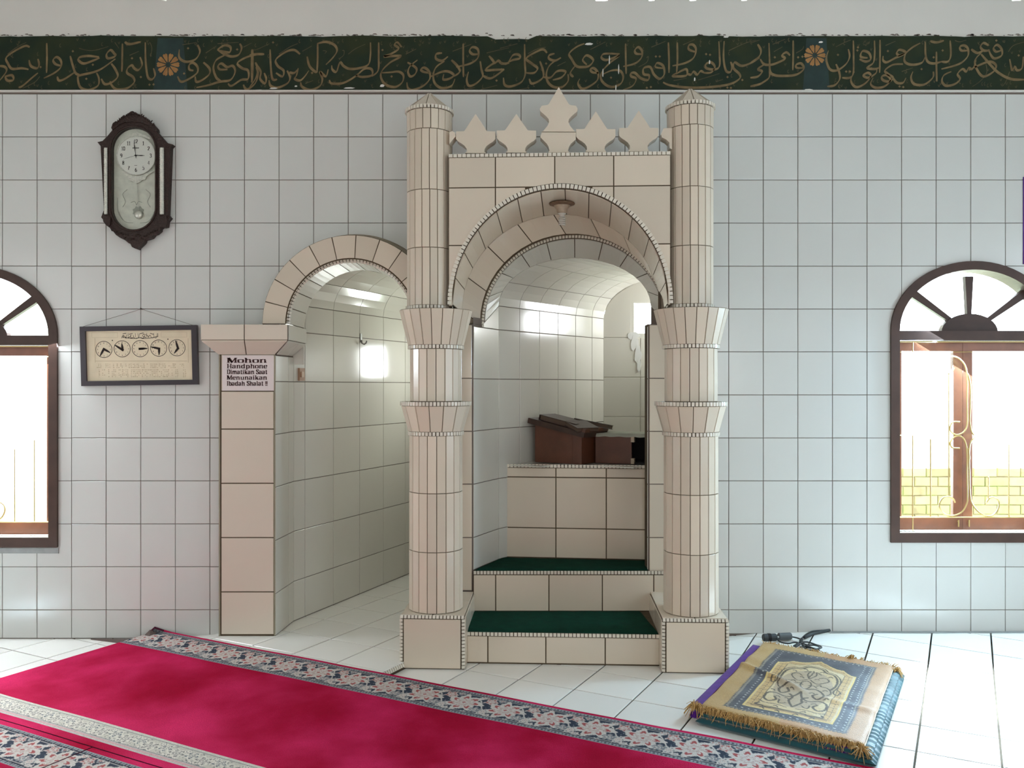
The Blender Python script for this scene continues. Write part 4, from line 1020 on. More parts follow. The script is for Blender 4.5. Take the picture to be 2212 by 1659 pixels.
# ---------------------------------------------------------------- arched windows
def window(idx, xc, dz, label_side):
    a, b = W2A, .404; zs = 1.790+dz; zb = .562+dz
    w = thing('window_%d' % idx, None, None, (xc, 0, zb)); w['kind'] = 'structure'
    def outline(ins, z0):
        n = 32; return [(xc-a+ins, z0)]+[(xc-(a-ins)*math.cos(PI*i/n), zs+(b-ins)*math.sin(PI*i/n)) for i in range(n+1)]+[(xc+a-ins, z0)]
    O, I = outline(0, zb), outline(.050, zb+.056)
    fr = MB()
    for y0, y1 in ((-.022, .115),):
        n = len(O)
        A = [V((x, y0, z)) for x, z in O]; B = [V((x, y0, z)) for x, z in I]; C = [V((x, y1, z)) for x, z in O]; E = [V((x, y1, z)) for x, z in I]
        m = n
        Bv = [V((x+(.006 if x < xc else -.006), y0-.003, z)) for x, z in I]
        fr.add(A+B+C+E, [(i, (i+1) % m, m+(i+1) % m, m+i) for i in range(m)]+[(i+m, m+(i+1) % m, 3*m+(i+1) % m, 3*m+i) for i in range(m)]
               + [((i+1) % m, i, 2*m+i, 2*m+(i+1) % m) for i in range(m)]+[(2*m+(i+1) % m, 2*m+i, 3*m+i, 3*m+(i+1) % m) for i in range(m)])
    fr.build('window_frame', 'woodframe', w)
    zt0, zt1 = 1.736+dz, 1.790+dz
    MB().bbox(xc-a+.04, xc+a-.04, -.012, .09, zt0, zt1).build('transom', 'woodframe', w)
    # fan light: hub and tapered spokes
    yh = .05
    hub = MB(); n = 16
    hub.prism([(xc+.165*math.cos(PI*i/n), zt1-.005+.108*math.sin(PI*i/n)) for i in range(n+1)], wf, yh-.02, yh+.02); hub.build('fan_hub', 'woodframe', w)
    for ang in (38, 90, 142):
        t = math.radians(ang); dx, dzz = math.cos(t), math.sin(t)
        r0, r1 = .10, (.37 if ang == 90 else .43)
        p0 = (xc+dx*r0*1.2, zt1+dzz*r0*.9); p1 = (xc+dx*r1, zt1+dzz*r1*.87)
        nx, nz = -dzz, dx
        sp_ = MB().prism([(p0[0]-nx*.012, p0[1]-nz*.012), (p1[0]-nx*.024, p1[1]-nz*.024), (p1[0]+nx*.024, p1[1]+nz*.024), (p0[0]+nx*.012, p0[1]+nz*.012)], wf, yh-.015, yh+.015)
        sp_.build('fan_spoke', 'woodframe', w)
    MB().bbox(xc-a+.03, xc+a-.03, .058, .062, zt1, zs+b-.05).build('fan_pane', 'glass', w)
    # two casements with a wide middle
    y0, y1 = .055, .085
    xm = xc-.028
    zlo, zhi = zb+.062, zt0-.004
    gz0, gz1 = WZ(1118, 5.05)+dz, WZ(758.5, 5.05)+dz
    for k, (xa, xb, ga, gb) in enumerate(((xc-a+.051, xm-.001, xc-a+.094, xm-.056), (xm+.001, xc+a-.051, xm+.056, xc+a-.10))):
        s = MB()
        s.bbox(xa, ga, y0, y1, zlo, zhi); s.bbox(gb, xb, y0, y1, zlo, zhi)
        s.bbox(ga, gb, y0, y1, zlo, gz0); s.bbox(ga, gb, y0, y1, gz1, zhi)
        so = s.build('casement', 'sash', w)
        MB().bbox(ga, gb, y0+.013, y0+.017, gz0, gz1).build('pane', 'glass', so)
        h = MB().tube([(xb-.03 if k == 0 else xa+.03, y0-.004, zlo+.05), (xb-.03 if k == 0 else xa+.03, y0-.012, zlo+.06), (xb-.03 if k == 0 else xa+.03, y0-.012, zlo+.02)], .004, 6)
        h.build('window_catch', 'brass', so)
    MB().bbox(xc-a+.05, xc+a-.05, -.02, .055, zb+.052, zb+.060).build('sill_board', 'outwall', w)
    # iron grille painted gold, in front of the casements
    yg = .012; g = []
    def rod(pts, r=.0042): g.append(pts); return MB().tube(pts, r, 6).build('grille_bar', 'brass', w)
    X_ = lambda px: xc+(px-2101)/371.5
    Zz = lambda py: WZ(py)+dz
    for py in (1118, 738): rod([(xc-a+.05, yg, Zz(py)), (xc+a-.05, yg, Zz(py))])
    rod([(xc-a+.05, yg, Zz(760)), (xc+a-.05, yg, Zz(760))], .0022)
    rod([(xc-a+.05, yg, Zz(941)), (X_(1974), yg, Zz(941))], .003)
    for px, ya_, yb_ in ((1974, 941, 1147), (1974, 738, 760), (2012.5, 948, 1118), (2138, 1030, 1118-36), (2182, 960, 1118), (2225, 941, 1118), (2052, 808, 1075)):  # last bar is added, a gold stand-in for the sash's lit edge
        rod([(X_(px), yg, Zz(ya_)), (X_(px), yg, Zz(yb_))], .0036)
    zz = lambda x, y: (X_(1900+x/2.593), yg, Zz(560+y/2.593))
    for cv in (
        '430,1365 420,1345 392,1330 360,1340 343,1370 345,1400 372,1430 420,1438 470,1415 495,1370 499,1330 497,1200 497,1090 485,1020 455,990 420,1000 402,1030 412,1055 455,1060',
        '455,912 420,912 402,935 405,965 440,984 480,965 497,920 497,800 497,660 485,595 450,555 415,543 385,546',
        '385,640 405,638 418,622 424,606',
        '605,1365 620,1342 645,1335 672,1355 675,1390 655,1425 615,1440 565,1420 525,1370 514,1320 510,1200 510,1060 528,1010 565,988',
        '512,908 516,800 514,700 500,640', '512,908 520,960 535,985', '505,1060 512,1120'):
        P = [tuple(map(float, q.split(','))) for q in cv.split()]
        Q = catmull(P, 5)
        rod([zz(x, y) for x, y in Q], .0046)
    return w
window(2, W2X, 0, 'right')
window(1, W1X, -.027, 'left')
cr_ = MB().bbox(W1X-.5, W1X+.485, -.010, 0, .498, .530); cr_.build('sill_mortar', 'kerb', wall_back)

# ---------------------------------------------------------------- outdoors behind the windows
gr = MB().bbox(-14, 14, WT+1.75, 16, -.6, -.5).build('garden_ground', 'ground'); tag(gr, kind='structure')
gw = thing('garden_wall', 'low weathered brick garden wall in the sun outside the arched window', 'wall', (4, 3.1, -.5))
def bwall(x0, x1, y, z0, z1):
    MB().bbox(x0, x1, y+.004, y+.2, z0, z1-.01).build('wall_core', 'brick', gw)
    r = 0; z = z0; rr = random.Random(5)
    while z < z1-.03:
        x = x0-(.11 if r % 2 else 0)
        while x < x1:
            o = bpy.data.objects.new('brick', box_tile(.218, .084, 'brick', th=.02, b=.008)); link(o, gw)
            o.location = (x+.11, y+rr.uniform(-.004, .004), z+.04); o.rotation_euler = (0, rr.uniform(-.02, .02), rr.uniform(-.02, .02))
            x += .222
        z += .088; r += 1
bwall(2.9, 5.9, 3.1, .0, .66)
ow = MB().bbox(-9, 1.2, 6.5, 6.7, -.5, 2.6); ow.bbox(3.2, 9, 7.5, 7.7, -.5, 1.25)
tag(ow.build('outer_wall', 'outwall'), 'pale sunlit garden wall seen through the arched windows', 'wall')

# ---------------------------------------------------------------- pendulum wall clock
CKX, CKZ = WX(299), WZ(393)
ck = thing('wall_clock', 'dark carved wooden pendulum wall clock hanging on the tiled wall', 'clock', (CKX, -.01, CKZ))
def cz(x, y): return (WX(200+x/5.025), WZ(230+y/5.025))
def cpoly(s): return [cz(*map(float, q.split(','))) for q in s.split()]
out = [(95, 412), (150, 400), (200, 350), (250, 290), (282, 250), (330, 205), (400, 185), (480, 180), (560, 190), (640, 225), (700, 262), (760, 330), (840, 420), (905, 437), (880, 465), (850, 490), (850, 1190), (878, 1222), (845, 1262), (790, 1325), (720, 1372), (620, 1415), (490, 1432), (360, 1410), (265, 1365), (205, 1315), (160, 1250), (115, 1196), (165, 1185), (165, 470), (130, 455)]
oc, ov_rx = (481, 802), 235
def oval(r, n=40):
    pts = []
    ctop, cbot = 255+233, 1350-233
    for i in range(n//2+1):
        a = PI-PI*i/(n//2); pts.append((481+r*math.cos(a), ctop-r*math.sin(a)))
    for i in range(n//2+1):
        a = -PI*i/(n//2); pts.append((481+r*math.cos(a), cbot-r*math.sin(a)))
    return pts
cf = lambda x, y, z: V((x, y, z))
# the case: a plate with the oval cut out (built as upper and lower halves of the ring plus side boards)
body = MB()
ov = [cz(*p) for p in oval(234, 40)]
OUT = [cz(*p) for p in out]
def ray_out(c, p):                      # the outline point seen from the middle through p
    best = None
    dx, dz = p[0]-c[0], p[1]-c[1]
    for i in range(len(OUT)):
        a, b = OUT[i], OUT[(i+1) % len(OUT)]
        ex, ez = b[0]-a[0], b[1]-a[1]; den = dx*ez-dz*ex
        if abs(den) < 1e-12: continue
        t = ((a[0]-c[0])*ez-(a[1]-c[1])*ex)/den; u = ((a[0]-c[0])*dz-(a[1]-c[1])*dx)/den
        if t > 0 and -1e-6 <= u <= 1+1e-6 and (best is None or t > best): best = t
    return (c[0]+dx*best, c[1]+dz*best)
cc = cz(481, 802)
ang = sorted(set([round(math.atan2(q[1]-cc[1], q[0]-cc[0]), 4) for q in OUT]+[round(math.atan2(q[1]-cc[1], q[0]-cc[0]), 4) for q in ov]))
def ray_oval(a):
    dx, dz = math.cos(a), math.sin(a); best = 0
    for i in range(len(ov)):
        p, q = ov[i], ov[(i+1) % len(ov)]
        ex, ez = q[0]-p[0], q[1]-p[1]; den = dx*ez-dz*ex
        if abs(den) < 1e-14: continue
        t = ((p[0]-cc[0])*ez-(p[1]-cc[1])*ex)/den; u = ((p[0]-cc[0])*dz-(p[1]-cc[1])*dx)/den
        if t > 0 and -1e-6 <= u <= 1+1e-6: best = max(best, t)
    return (cc[0]+dx*best, cc[1]+dz*best)
n = len(ang); inn = [ray_oval(a) for a in ang]; ou = [ray_out(cc, p) for p in inn]
vs = [cf(x, -.048, z) for x, z in inn]+[cf(x, -.048, z) for x, z in ou]+[cf(x, -.006, z) for x, z in ou]+[cf(x, -.006, z) for x, z in inn]
body.add(vs, [(i, (i+1) % n, n+(i+1) % n, n+i) for i in range(n)]+[(n+i, n+(i+1) % n, 2*n+(i+1) % n, 2*n+i) for i in range(n)]+[((i+1) % n, i, 3*n+i, 3*n+(i+1) % n) for i in range(n)])
body.build('clock_case', 'clockwood', ck)
rim = [cz(*p) for p in oval(246, 48)]; rim.append(rim[0])
MB().tube([cf(x, -.052, z) for x, z in rim], .0055, 8, cap=False).build('oval_moulding', 'clockwood', ck, smooth=True)
crown = cpoly('250,262 268,212 300,190 318,196 350,158 380,128 402,134 432,108 462,86 482,82 505,96 540,112 585,136 640,172 655,186 700,222 735,262 742,300 690,262 620,222 560,205 480,196 400,202 340,226 290,262 262,286')
MB().prism(crown, wf, -.056, -.012).build('carved_crown', 'clockwood', ck)
crv = MB()
for k in range(26):
    t = k/25; x = 275+t*445; y = 235-120*math.sin(PI*t)+R.uniform(-8, 8)
    p = cz(x, y); crv.tube([cf(p[0]-.006, -.056, p[1]-.006), cf(p[0], -.061, p[1]), cf(p[0]+.006*R.choice((-1, 1)), -.056, p[1]+.008)], [.002, .0042, .0015], 6)
crv.build('crown_carving', 'clockwood', ck, kind='stuff')
drop = cpoly('226,1322 262,1340 330,1385 400,1410 490,1420 580,1408 670,1375 730,1340 776,1330 770,1366 730,1400 706,1408 680,1440 640,1455 606,1462 600,1488 570,1520 542,1545 528,1566 500,1556 470,1540 452,1500 438,1502 400,1470 340,1440 300,1412 272,1376 250,1362')
MB().prism(drop, wf, -.054, -.012).build('carved_drop', 'clockwood', ck)
crv = MB()
for k in range(22):
    t = k/21; x = 260+t*480; y = 1365+110*math.sin(PI*t)*R.uniform(.4, .95)
    p = cz(x, y); crv.tube([cf(p[0]-.006, -.054, p[1]+.005), cf(p[0], -.059, p[1]), cf(p[0]+.007, -.054, p[1]-.005*R.choice((-1, 1)))], [.0015, .004, .0015], 6)
crv.build('drop_carving', 'clockwood', ck, kind='stuff')
for s in ('158,1188 245,1225 238,1310 215,1322 190,1300 166,1268', '735,1225 845,1205 850,1262 842,1322 805,1330 770,1300'):
    MB().prism(cpoly(s), wf, -.058, -.012).build('corner_scroll', 'clockwood', ck)
for x0, x1 in ((172, 208), (770, 814)):
    p0, p1 = cz((x0+x1)/2, 478), cz((x0+x1)/2, 1190); rad = (x1-x0)/2/5.025/371.5
    MB().tube([cf(p0[0], -.052, p0[1]), cf(p1[0], -.052, p1[1])], rad*1.0, 10).build('side_column', 'silver', ck)
    tw = MB(); m_ = 150
    for ph in (0, PI):
        tw.tube([cf(p0[0]+rad*.8*math.cos(ph+i*.62), -.052-rad*.8*math.sin(ph+i*.62), p0[1]+(p1[1]-p0[1])*i/m_) for i in range(m_+1)], rad*.30, 5)
    tw.build('twisted_ribbon', 'silver', ck)
MB().prism([cz(*p) for p in oval(233, 40)], wf, -.018, -.012).build('clock_backboard', 'clockback', ck)
orn = MB()
for sgn in (-1, 1):
    for cv in ('-100,910 -150,960 -120,1040 -150,1100', '-40,1270 -120,1260 -170,1200 -190,1150', '-60,1050 -20,1040 0,1080', '-205,1000 -200,1150 -150,1240'):
        P = [tuple(map(float, q.split(','))) for q in cv.split()]
        orn.tube([cf(*((WX(200+(492+sgn*x)/5.025)), -.019, WZ(230+y/5.025))) for x, y in catmull(P, 4)], .0014, 5)
orn.build('etched_ornament', 'cloth', ck, kind='stuff')
dx_, dz_ = cz(499, 551)
ro = 208/5.025/371.5
def disc(r, y0, y1, n=40): return [(dx_+r*math.cos(i*2*PI/n), dz_+r*math.sin(i*2*PI/n)) for i in range(n)]
mo = cpoly('330,715 360,735 395,770 405,800 430,815 460,828 500,850 540,832 560,812 596,806 606,775 640,745 690,715 640,720 560,760 500,765 430,755 370,720')
MB().prism(mo, wf, -.030, -.020).build('dial_mount', 'silver', ck)
mo = cpoly('350,400 380,345 430,315 480,300 502,285 525,300 580,318 640,350 655,370 600,360 500,340 400,365')
MB().prism(mo, wf, -.026, -.020).build('dial_mount', 'silver', ck)
MB().prism(disc(ro*.97, 0, 0), wf, -.034, -.020).build('dial', 'dial', ck)
MB().tube([cf(dx_+ro*math.cos(i*2*PI/40), -.034, dz_+ro*math.sin(i*2*PI/40)) for i in range(41)], .0033, 6, cap=False).build('dial_rim', 'silver', ck, smooth=True)
# digits and serif letters as pen strokes in a unit box (x 0..w, y 0..1 = capital height)
G = {
 'M': (1.25, ['T0.2,0 0.2,1', 't0.2,1 0.6,0', 'T0.27,1 0.65,0', 't0.62,0 1.0,1', 'T1.04,0 1.04,1', 's0.02,0 0.4,0', 's0.82,0 1.24,0', 's0.02,1 0.3,1', 's0.95,1 1.24,1']),
 'H': (1.1, ['T0.25,0 0.25,1', 'T0.85,0 0.85,1', 't0.25,.5 0.85,.5', 's0.05,0 0.45,0', 's0.65,0 1.05,0', 's0.05,1 0.45,1', 's0.65,1 1.05,1']),
 'D': (1.0, ['T0.25,0 0.25,1', 'c0.25,1 0.55,1 0.8,.85 0.87,.5 0.8,.15 0.55,0 0.25,0', 's0.05,0 0.4,0', 's0.05,1 0.4,1']),
 'I': (.5, ['T0.25,0 0.25,1', 's0.05,0 0.45,0', 's0.05,1 0.45,1']),
 'S': (.8, ['c0.65,.72 0.62,.9 0.4,1 0.18,.9 0.15,.72 0.4,.53 0.65,.35 0.66,.13 0.4,0 0.18,.08 0.12,.28', 's0.12,0 0.12,.3', 's0.67,.72 0.67,1']),
 'o': (.8, ['c0.4,.68 0.16,.58 0.12,.34 0.18,.08 0.4,0 0.62,.08 0.68,.34 0.62,.6 0.4,.68']),
 'h': (.95, ['T0.22,0 0.22,1', 'c0.22,.5 0.4,.68 0.62,.66 0.70,.5', 'T0.71,.5 0.71,0', 's0.05,0 0.4,0', 's0.55,0 0.9,0', 's0.05,1 0.22,1']),
 'n': (.95, ['T0.22,0 0.22,.68', 'c0.22,.5 0.4,.68 0.62,.66 0.70,.5', 'T0.71,.5 0.71,0', 's0.05,0 0.4,0', 's0.55,0 0.9,0', 's0.05,.67 0.22,.67']),
 'm': (1.35, ['T0.2,0 0.2,.68', 'c0.2,.5 0.38,.68 0.55,.66 0.63,.5', 'T0.65,.5 0.65,0', 'c0.65,.5 0.82,.68 1.0,.66 1.08,.5', 'T1.1,.5 1.1,0', 's0.04,0 0.36,0', 's0.5,0 0.8,0', 's0.96,0 1.28,0', 's0.04,.67 0.2,.67']),
 'u': (.95, ['T0.24,.67 0.24,.18', 'c0.24,.2 0.3,.02 0.5,0 0.7,.12', 'T0.73,.67 0.73,0', 's0.06,.67 0.24,.67', 's0.55,.67 0.73,.67', 's0.73,0 0.9,0']),
 'a': (.85, ['c0.16,.52 0.22,.66 0.42,.68 0.58,.6 0.60,.45', 'T0.61,.5 0.61,.05', 'c0.6,.38 0.35,.36 0.15,.27 0.13,.1 0.3,0 0.6,.15', 's0.6,.03 0.8,.03']),
 'd': (.95, ['T0.68,0 0.68,1', 'c0.68,.5 0.5,.68 0.25,.62 0.14,.34 0.24,.05 0.5,0 0.68,.18', 's0.5,1 0.68,1', 's0.68,0 0.88,0']),
 'b': (.9, ['T0.22,0 0.22,1', 'c0.22,.5 0.4,.68 0.65,.62 0.75,.34 0.65,.05 0.4,0 0.22,.16', 's0.05,1 0.22,1']),
 'p': (.95, ['T0.22,-.32 0.22,.68', 'c0.22,.5 0.4,.68 0.65,.62 0.76,.34 0.65,.05 0.4,0 0.22,.16', 's0.05,.67 0.22,.67', 's0.05,-.32 0.4,-.32']),
 'e': (.8, ['t0.15,.37 0.66,.37', 'c0.66,.38 0.62,.62 0.4,.68 0.18,.58 0.12,.34 0.2,.08 0.42,0 0.66,.15']),
 'i': (.5, ['T0.25,0 0.25,.67', 's0.07,0 0.44,0', 's0.07,.67 0.25,.67', 'd0.24,.88']),
 'k': (.95, ['T0.22,0 0.22,1', 't0.22,.3 0.68,.66', 'T0.4,.42 0.72,0', 's0.05,0 0.4,0', 's0.55,0 0.92,0', 's0.05,1 0.22,1', 's0.52,.67 0.85,.67']),
 't': (.6, ['T0.27,.95 0.27,.15', 'c0.27,.15 0.33,.0 0.52,.1', 's0.06,.67 0.52,.67']),
 'l': (.5, ['T0.25,0 0.25,1', 's0.07,0 0.44,0', 's0.07,1 0.25,1']),
 '!': (.34, ['T0.17,.3 0.17,1', 'd0.17,.06']), ' ': (.45, []),
 '0': (.8, ['c0.4,1 0.17,.85 0.12,.5 0.17,.15 0.4,0 0.63,.15 0.68,.5 0.63,.85 0.4,1']),
 '1': (.6, ['T0.32,0 0.32,1', 's0.1,0 0.52,0', 't0.1,.8 0.32,1']),
 '2': (.8, ['c0.14,.72 0.2,.92 0.4,1 0.62,.88 0.62,.66 0.4,.38 0.12,.04', 's0.12,.04 0.68,.04']),
 '3': (.8, ['c0.14,.82 0.38,1 0.6,.85 0.58,.62 0.36,.53 0.62,.42 0.66,.18 0.4,0 0.12,.14']),
 '4': (.85, ['T0.56,0 0.56,1', 't0.56,1 0.1,.3', 's0.08,.3 0.76,.3']),
 '5': (.8, ['s0.2,.97 0.64,.97', 't0.2,.97 0.17,.55', 'c0.17,.55 0.42,.64 0.66,.46 0.64,.15 0.4,0 0.14,.12']),
 '6': (.8, ['c0.62,.94 0.36,.92 0.15,.6 0.14,.25 0.34,0 0.6,.1 0.66,.34 0.5,.56 0.26,.52 0.15,.35']),
 '7': (.75, ['s0.12,.96 0.66,.96', 'c0.66,.96 0.42,.5 0.34,0']),
 '8': (.8, ['c0.4,1 0.18,.88 0.2,.65 0.4,.53 0.62,.38 0.64,.14 0.4,0 0.16,.14 0.18,.38 0.4,.53 0.6,.66 0.62,.88 0.4,1']),
 '9': (.8, ['c0.18,.06 0.44,.08 0.65,.4 0.66,.75 0.46,1 0.2,.9 0.14,.66 0.3,.44 0.54,.48 0.65,.65']),
}
def write(mb, text, x, z, hgt, width, fr, y, bold=.105, thin=.03, maxw=None):
    tot = sum(G[c][0] for c in text); sx = width/tot
    for c in text:
        w, ss = G[c]
        for s in ss:
            k = s[0]; P = [tuple(map(float, q.split(','))) for q in s[1:].split()]
            if k == 'd':
                r = bold*.95; P = [(P[0][0], P[0][1]-r), (P[0][0], P[0][1]+r)]; k = 'T'
            Q = catmull(P, 4) if k == 'c' else P
            Q = [(x+a*sx, z+b*hgt) for a, b in Q]
            hw = {'T': bold, 's': thin*1.15, 't': thin*1.2}.get(k)
            if hw is None: f = lambda dx, dy, t: (thin+(bold-thin)*min(1, abs(dy)*1.15)**1.5)*(sx*abs(dy)+hgt*abs(dx))
            else: f = lambda dx, dy, t, hw=hw: hw*(sx*abs(dy)+hgt*abs(dx))
            ribbon(mb, Q, fr, y, f)
        x += w*sx
    return mb
nums = MB()
for h in range(1, 13):
    a = PI/2-h*PI/6; s = str(h); hg = .0215; wd_ = .0135*len(s)*(1.0 if len(s) == 1 else .82)
    write(nums, s, dx_+ro*.76*math.cos(a)-wd_/2, dz_+ro*.74*math.sin(a)-hg/2, hg, wd_, wf, -.0346, bold=.085)
nums.build('numeral', 'ink', ck)
lg = MB(); p = cz(497, 468)
for i in range(7): lg.bbox(p[0]-.018+i*.0053, p[0]-.0145+i*.0053, -.0347, -.0342, p[1]-.0035, p[1]+.0035)
p = cz(497, 656); lg.bbox(p[0]-.008, p[0]+.008, -.0347, -.0342, p[1]-.001, p[1]+.001)
lg.build('dial_print', 'ink', ck)
def hand(tip, w0, l0=0.0, name='clock_hand', y=-.037):
    t = cz(*tip); dx, dz = t[0]-dx_, t[1]-dz_; l = math.hypot(dx, dz); dx /= l; dz /= l
    f = lambda a, b: (dx_+dx*a-dz*b, dz_+dz*a+dx*b)
    MB().prism([f(-l*.18, -w0*.6), f(l*.2, -w0*.5), f(l*.6, -w0), f(l, -w0*.15), f(l, w0*.15), f(l*.6, w0), f(l*.2, w0*.5), f(-l*.18, w0*.6)], wf, y, y-.001).build(name, 'ink', ck)
hand((478, 388), .0022, y=-.038); hand((595, 551), .0028, y=-.0365); hand((362, 592), .0007, y=-.0395)
MB().prism(disc(.005, 0, 0, 12), wf, -.041, -.034).build('hand_pin', 'ink', ck)
p0, p1 = cz(505, 850), cz(520, 1150)
MB().tube([cf(p0[0], -.026, p0[1]), cf(p1[0], -.026, p1[1])], .0014, 6).build('pendulum_rod', 'silver', ck)
p = cz(521, 1185)
MB().lathe([(0, -.008), (.016, -.007), (.024, -.002), (.0245, .002), (0, .003)], (p[0], -.028, p[1]), 20, (V((1, 0, 0)), V((0, 0, 1)), V((0, 1, 0)))).build('pendulum_bob', 'silver', ck, smooth=True)
p = cz(512, 1150)
MB().prism([(p[0]+.034*math.cos(i*PI/8)*(1 if i % 2 else .8), p[1]+.034*math.sin(i*PI/8)*(1 if i % 2 else .8)) for i in range(16)], wf, -.0225, -.0195).build('pendulum_ornament', 'cloth', ck)
MB().prism([cz(*q) for q in oval(232, 40)], wf, -.0465, -.0455).build('clock_glass', 'glass', ck)

# ---------------------------------------------------------------- framed prayer-time board
fc = ((WX(179.5)+WX(431.8))/2, (WZ(704.5)+WZ(832.5))/2)
pb_ = thing('prayer_time_board', 'black framed yellowed prayer times board with five small dials, hanging by a string', 'picture', (fc[0], -.01, fc[1]))
fw, fh = 250.5/371.5/2, 127.5/371.5/2; ra = math.radians(.8)
def ff(x, y, z): return V((fc[0]+x*math.cos(ra)-z*math.sin(ra), y-.012-(z+fh)*.03, fc[1]+x*math.sin(ra)+z*math.cos(ra)))
f = MB(); bw = .031
for (x0, x1, z0, z1) in ((-fw, fw, fh-.027, fh), (-fw, fw, -fh, -fh+.028), (-fw, -fw+bw, -fh+.028, fh-.027), (fw-bw, fw, -fh+.028, fh-.027)):
    f.prism([(x0, z0), (x1, z0), (x1, z1), (x0, z1)], ff, -.020, .006)
f.build('picture_frame', 'frame', pb_)
MB().prism([(-fw+bw, -fh+.028), (fw-bw, -fh+.028), (fw-bw, fh-.027), (-fw+bw, fh-.027)], ff, -.006, .0).build('paper', 'paper', pb_)
def pz_(x, y):                                # pixel in the frame zoom -> frame coordinates
    px, py = 170+x/4.424, 650+y/4.424
    dx, dz = WX(px)-fc[0], WZ(py)-fc[1]
    return (dx*math.cos(ra)+dz*math.sin(ra), -dx*math.sin(ra)+dz*math.cos(ra))
r_ = 80/4.424/371.5
hands = [((260, 462), (320, 496), (222, 530)), ((438, 470), (432, 408), (362, 422)), ((600, 460), (676, 455), (660, 458)), ((785, 458), (785, 516), (705, 440)), ((965, 455), (930, 502), (943, 380))]
for (c, (cx_, cy_)) in zip(hands, [(260, 466), (434, 460), (605, 458), (781, 453), (955, 450)]):
    q = pz_(cx_, cy_); n = 28
    o = MB().add([ff(q[0]+rr_*math.cos(i*2*PI/n), -.0064, q[1]+rr_*math.sin(i*2*PI/n)) for rr_ in (r_, r_*.935) for i in range(n)], [(i, (i+1) % n, n+(i+1) % n, n+i) for i in range(n)]).build('small_dial', 'ink', pb_)
    nm = MB()
    for h in range(1, 13):
        a = PI/2-h*PI/6; write(nm, str(h), q[0]+r_*.76*math.cos(a)-.0022*len(str(h)), q[1]+r_*.76*math.sin(a)-.0035, .007, .0042*len(str(h)), ff, -.0064, bold=.09, thin=.05)
    link(bpy.data.objects.new('dial_numerals', nm.mesh('dial_numerals', 'ink')), o)
    hb = MB(); p0 = pz_(*c[0])
    for t in c[1:]:
        p1 = pz_(*t); dx, dz = p1[0]-p0[0], p1[1]-p0[1]; l = math.hypot(dx, dz); nx, nz = -dz/l*.0058, dx/l*.0058
        hb.prism([(p0[0]-nx*1.1-dx*.12, p0[1]-nz*1.1-dz*.12), (p0[0]+dx*.5-nx, p0[1]+dz*.5-nz), (p1[0]-nx*.3, p1[1]-nz*.3), (p1[0]+nx*.3, p1[1]+nz*.3), (p0[0]+dx*.5+nx, p0[1]+dz*.5+nz), (p0[0]+nx*1.1-dx*.12, p0[1]+nz*1.1-dz*.12)], ff, -.0068, -.0080)
    link(bpy.data.objects.new('dial_hands', hb.mesh('dial_hands', 'ink')), o)
tx = MB()
scr = ['430,360 440,335 452,355 445,330 470,350 480,325', '465,358 500,352 520,330 515,355 545,350', '492,310 495,355', '540,330 555,360 590,355 600,320', '560,312 562,350', '585,312 590,352', '610,360 640,355 650,330 640,320 630,340 665,352', '668,310 670,350', '680,355 700,330 715,355 740,350', '700,312 735,322', '735,310 738,352', '745,355 765,350 770,312', '440,318 475,312', '500,322 535,315', '600,318 640,308', '655,322 690,345', '435,348 540,362 620,350', '620,362 700,358 775,340', '775,312 776,348']
for s in scr: ribbon(tx, catmull([pz_(*map(float, q.split(','))) for q in s.split()], 4), ff, -.0063, lambda dx, dy, t: .0009+.0007*abs(dx))
tx.build('headline', 'ink', pb_)
ft = MB()
rr = random.Random(9)
for (x0, x1, ya_, yb_) in ((190, 1020, 600, 650), (190, 1040, 655, 745)):
    x = x0
    while x < x1:
        if rr.random() < .8:
            for k in range(int((yb_-ya_)/16)):
                a = pz_(x, ya_+k*16+rr.uniform(0, 4)); b = pz_(x+rr.uniform(6, 14), ya_+k*16+9)
                if rr.random() < .75: ft.add([ff(a[0], -.0063, a[1]), ff(b[0], -.0063, a[1]), ff(b[0], -.0063, b[1]), ff(a[0], -.0063, b[1])], [(0, 1, 2, 3)])
        x += rr.uniform(14, 20)
for (a, b, c, d) in ((148, 305, 392, 352), (805, 300, 1050, 348), (180, 575, 1050, 577), (175, 360, 178, 590), (1060, 360, 1062, 590)):
    for e in ((a, b, c, b), (a, d, c, d), (a, b, a, d), (c, b, c, d)):
        p, q = pz_(e[0], e[1]), pz_(e[2], e[3]); ribbon(ft, [p, q], ff, -.0063, lambda dx, dy, t: .0006)
ft.build('faint_print', 'inkfaint', pb_, kind='stuff')
nl = (WX(307), WZ(668))
MB().tube([(nl[0], .0, nl[1]), (nl[0], -.02, nl[1]+.003)], .0035, 6).build('nail', 'boxdark', pb_)
for e in (-.57*fw*1.0-.13, .63*fw+.10):
    q = ff(e, -.01, fh); MB().tube([(nl[0], -.012, nl[1]), q], .0011, 5).build('hanging_string', 'grout', pb_)
for (x, y) in ((342, 380), (870, 368)):
    q = pz_(x, y); MB().prism([(q[0]+.0035*math.cos(i*PI/3), q[1]+.0035*math.sin(i*PI/3)) for i in range(6)], ff, -.006, -.0075).build('pin', 'ink', pb_)

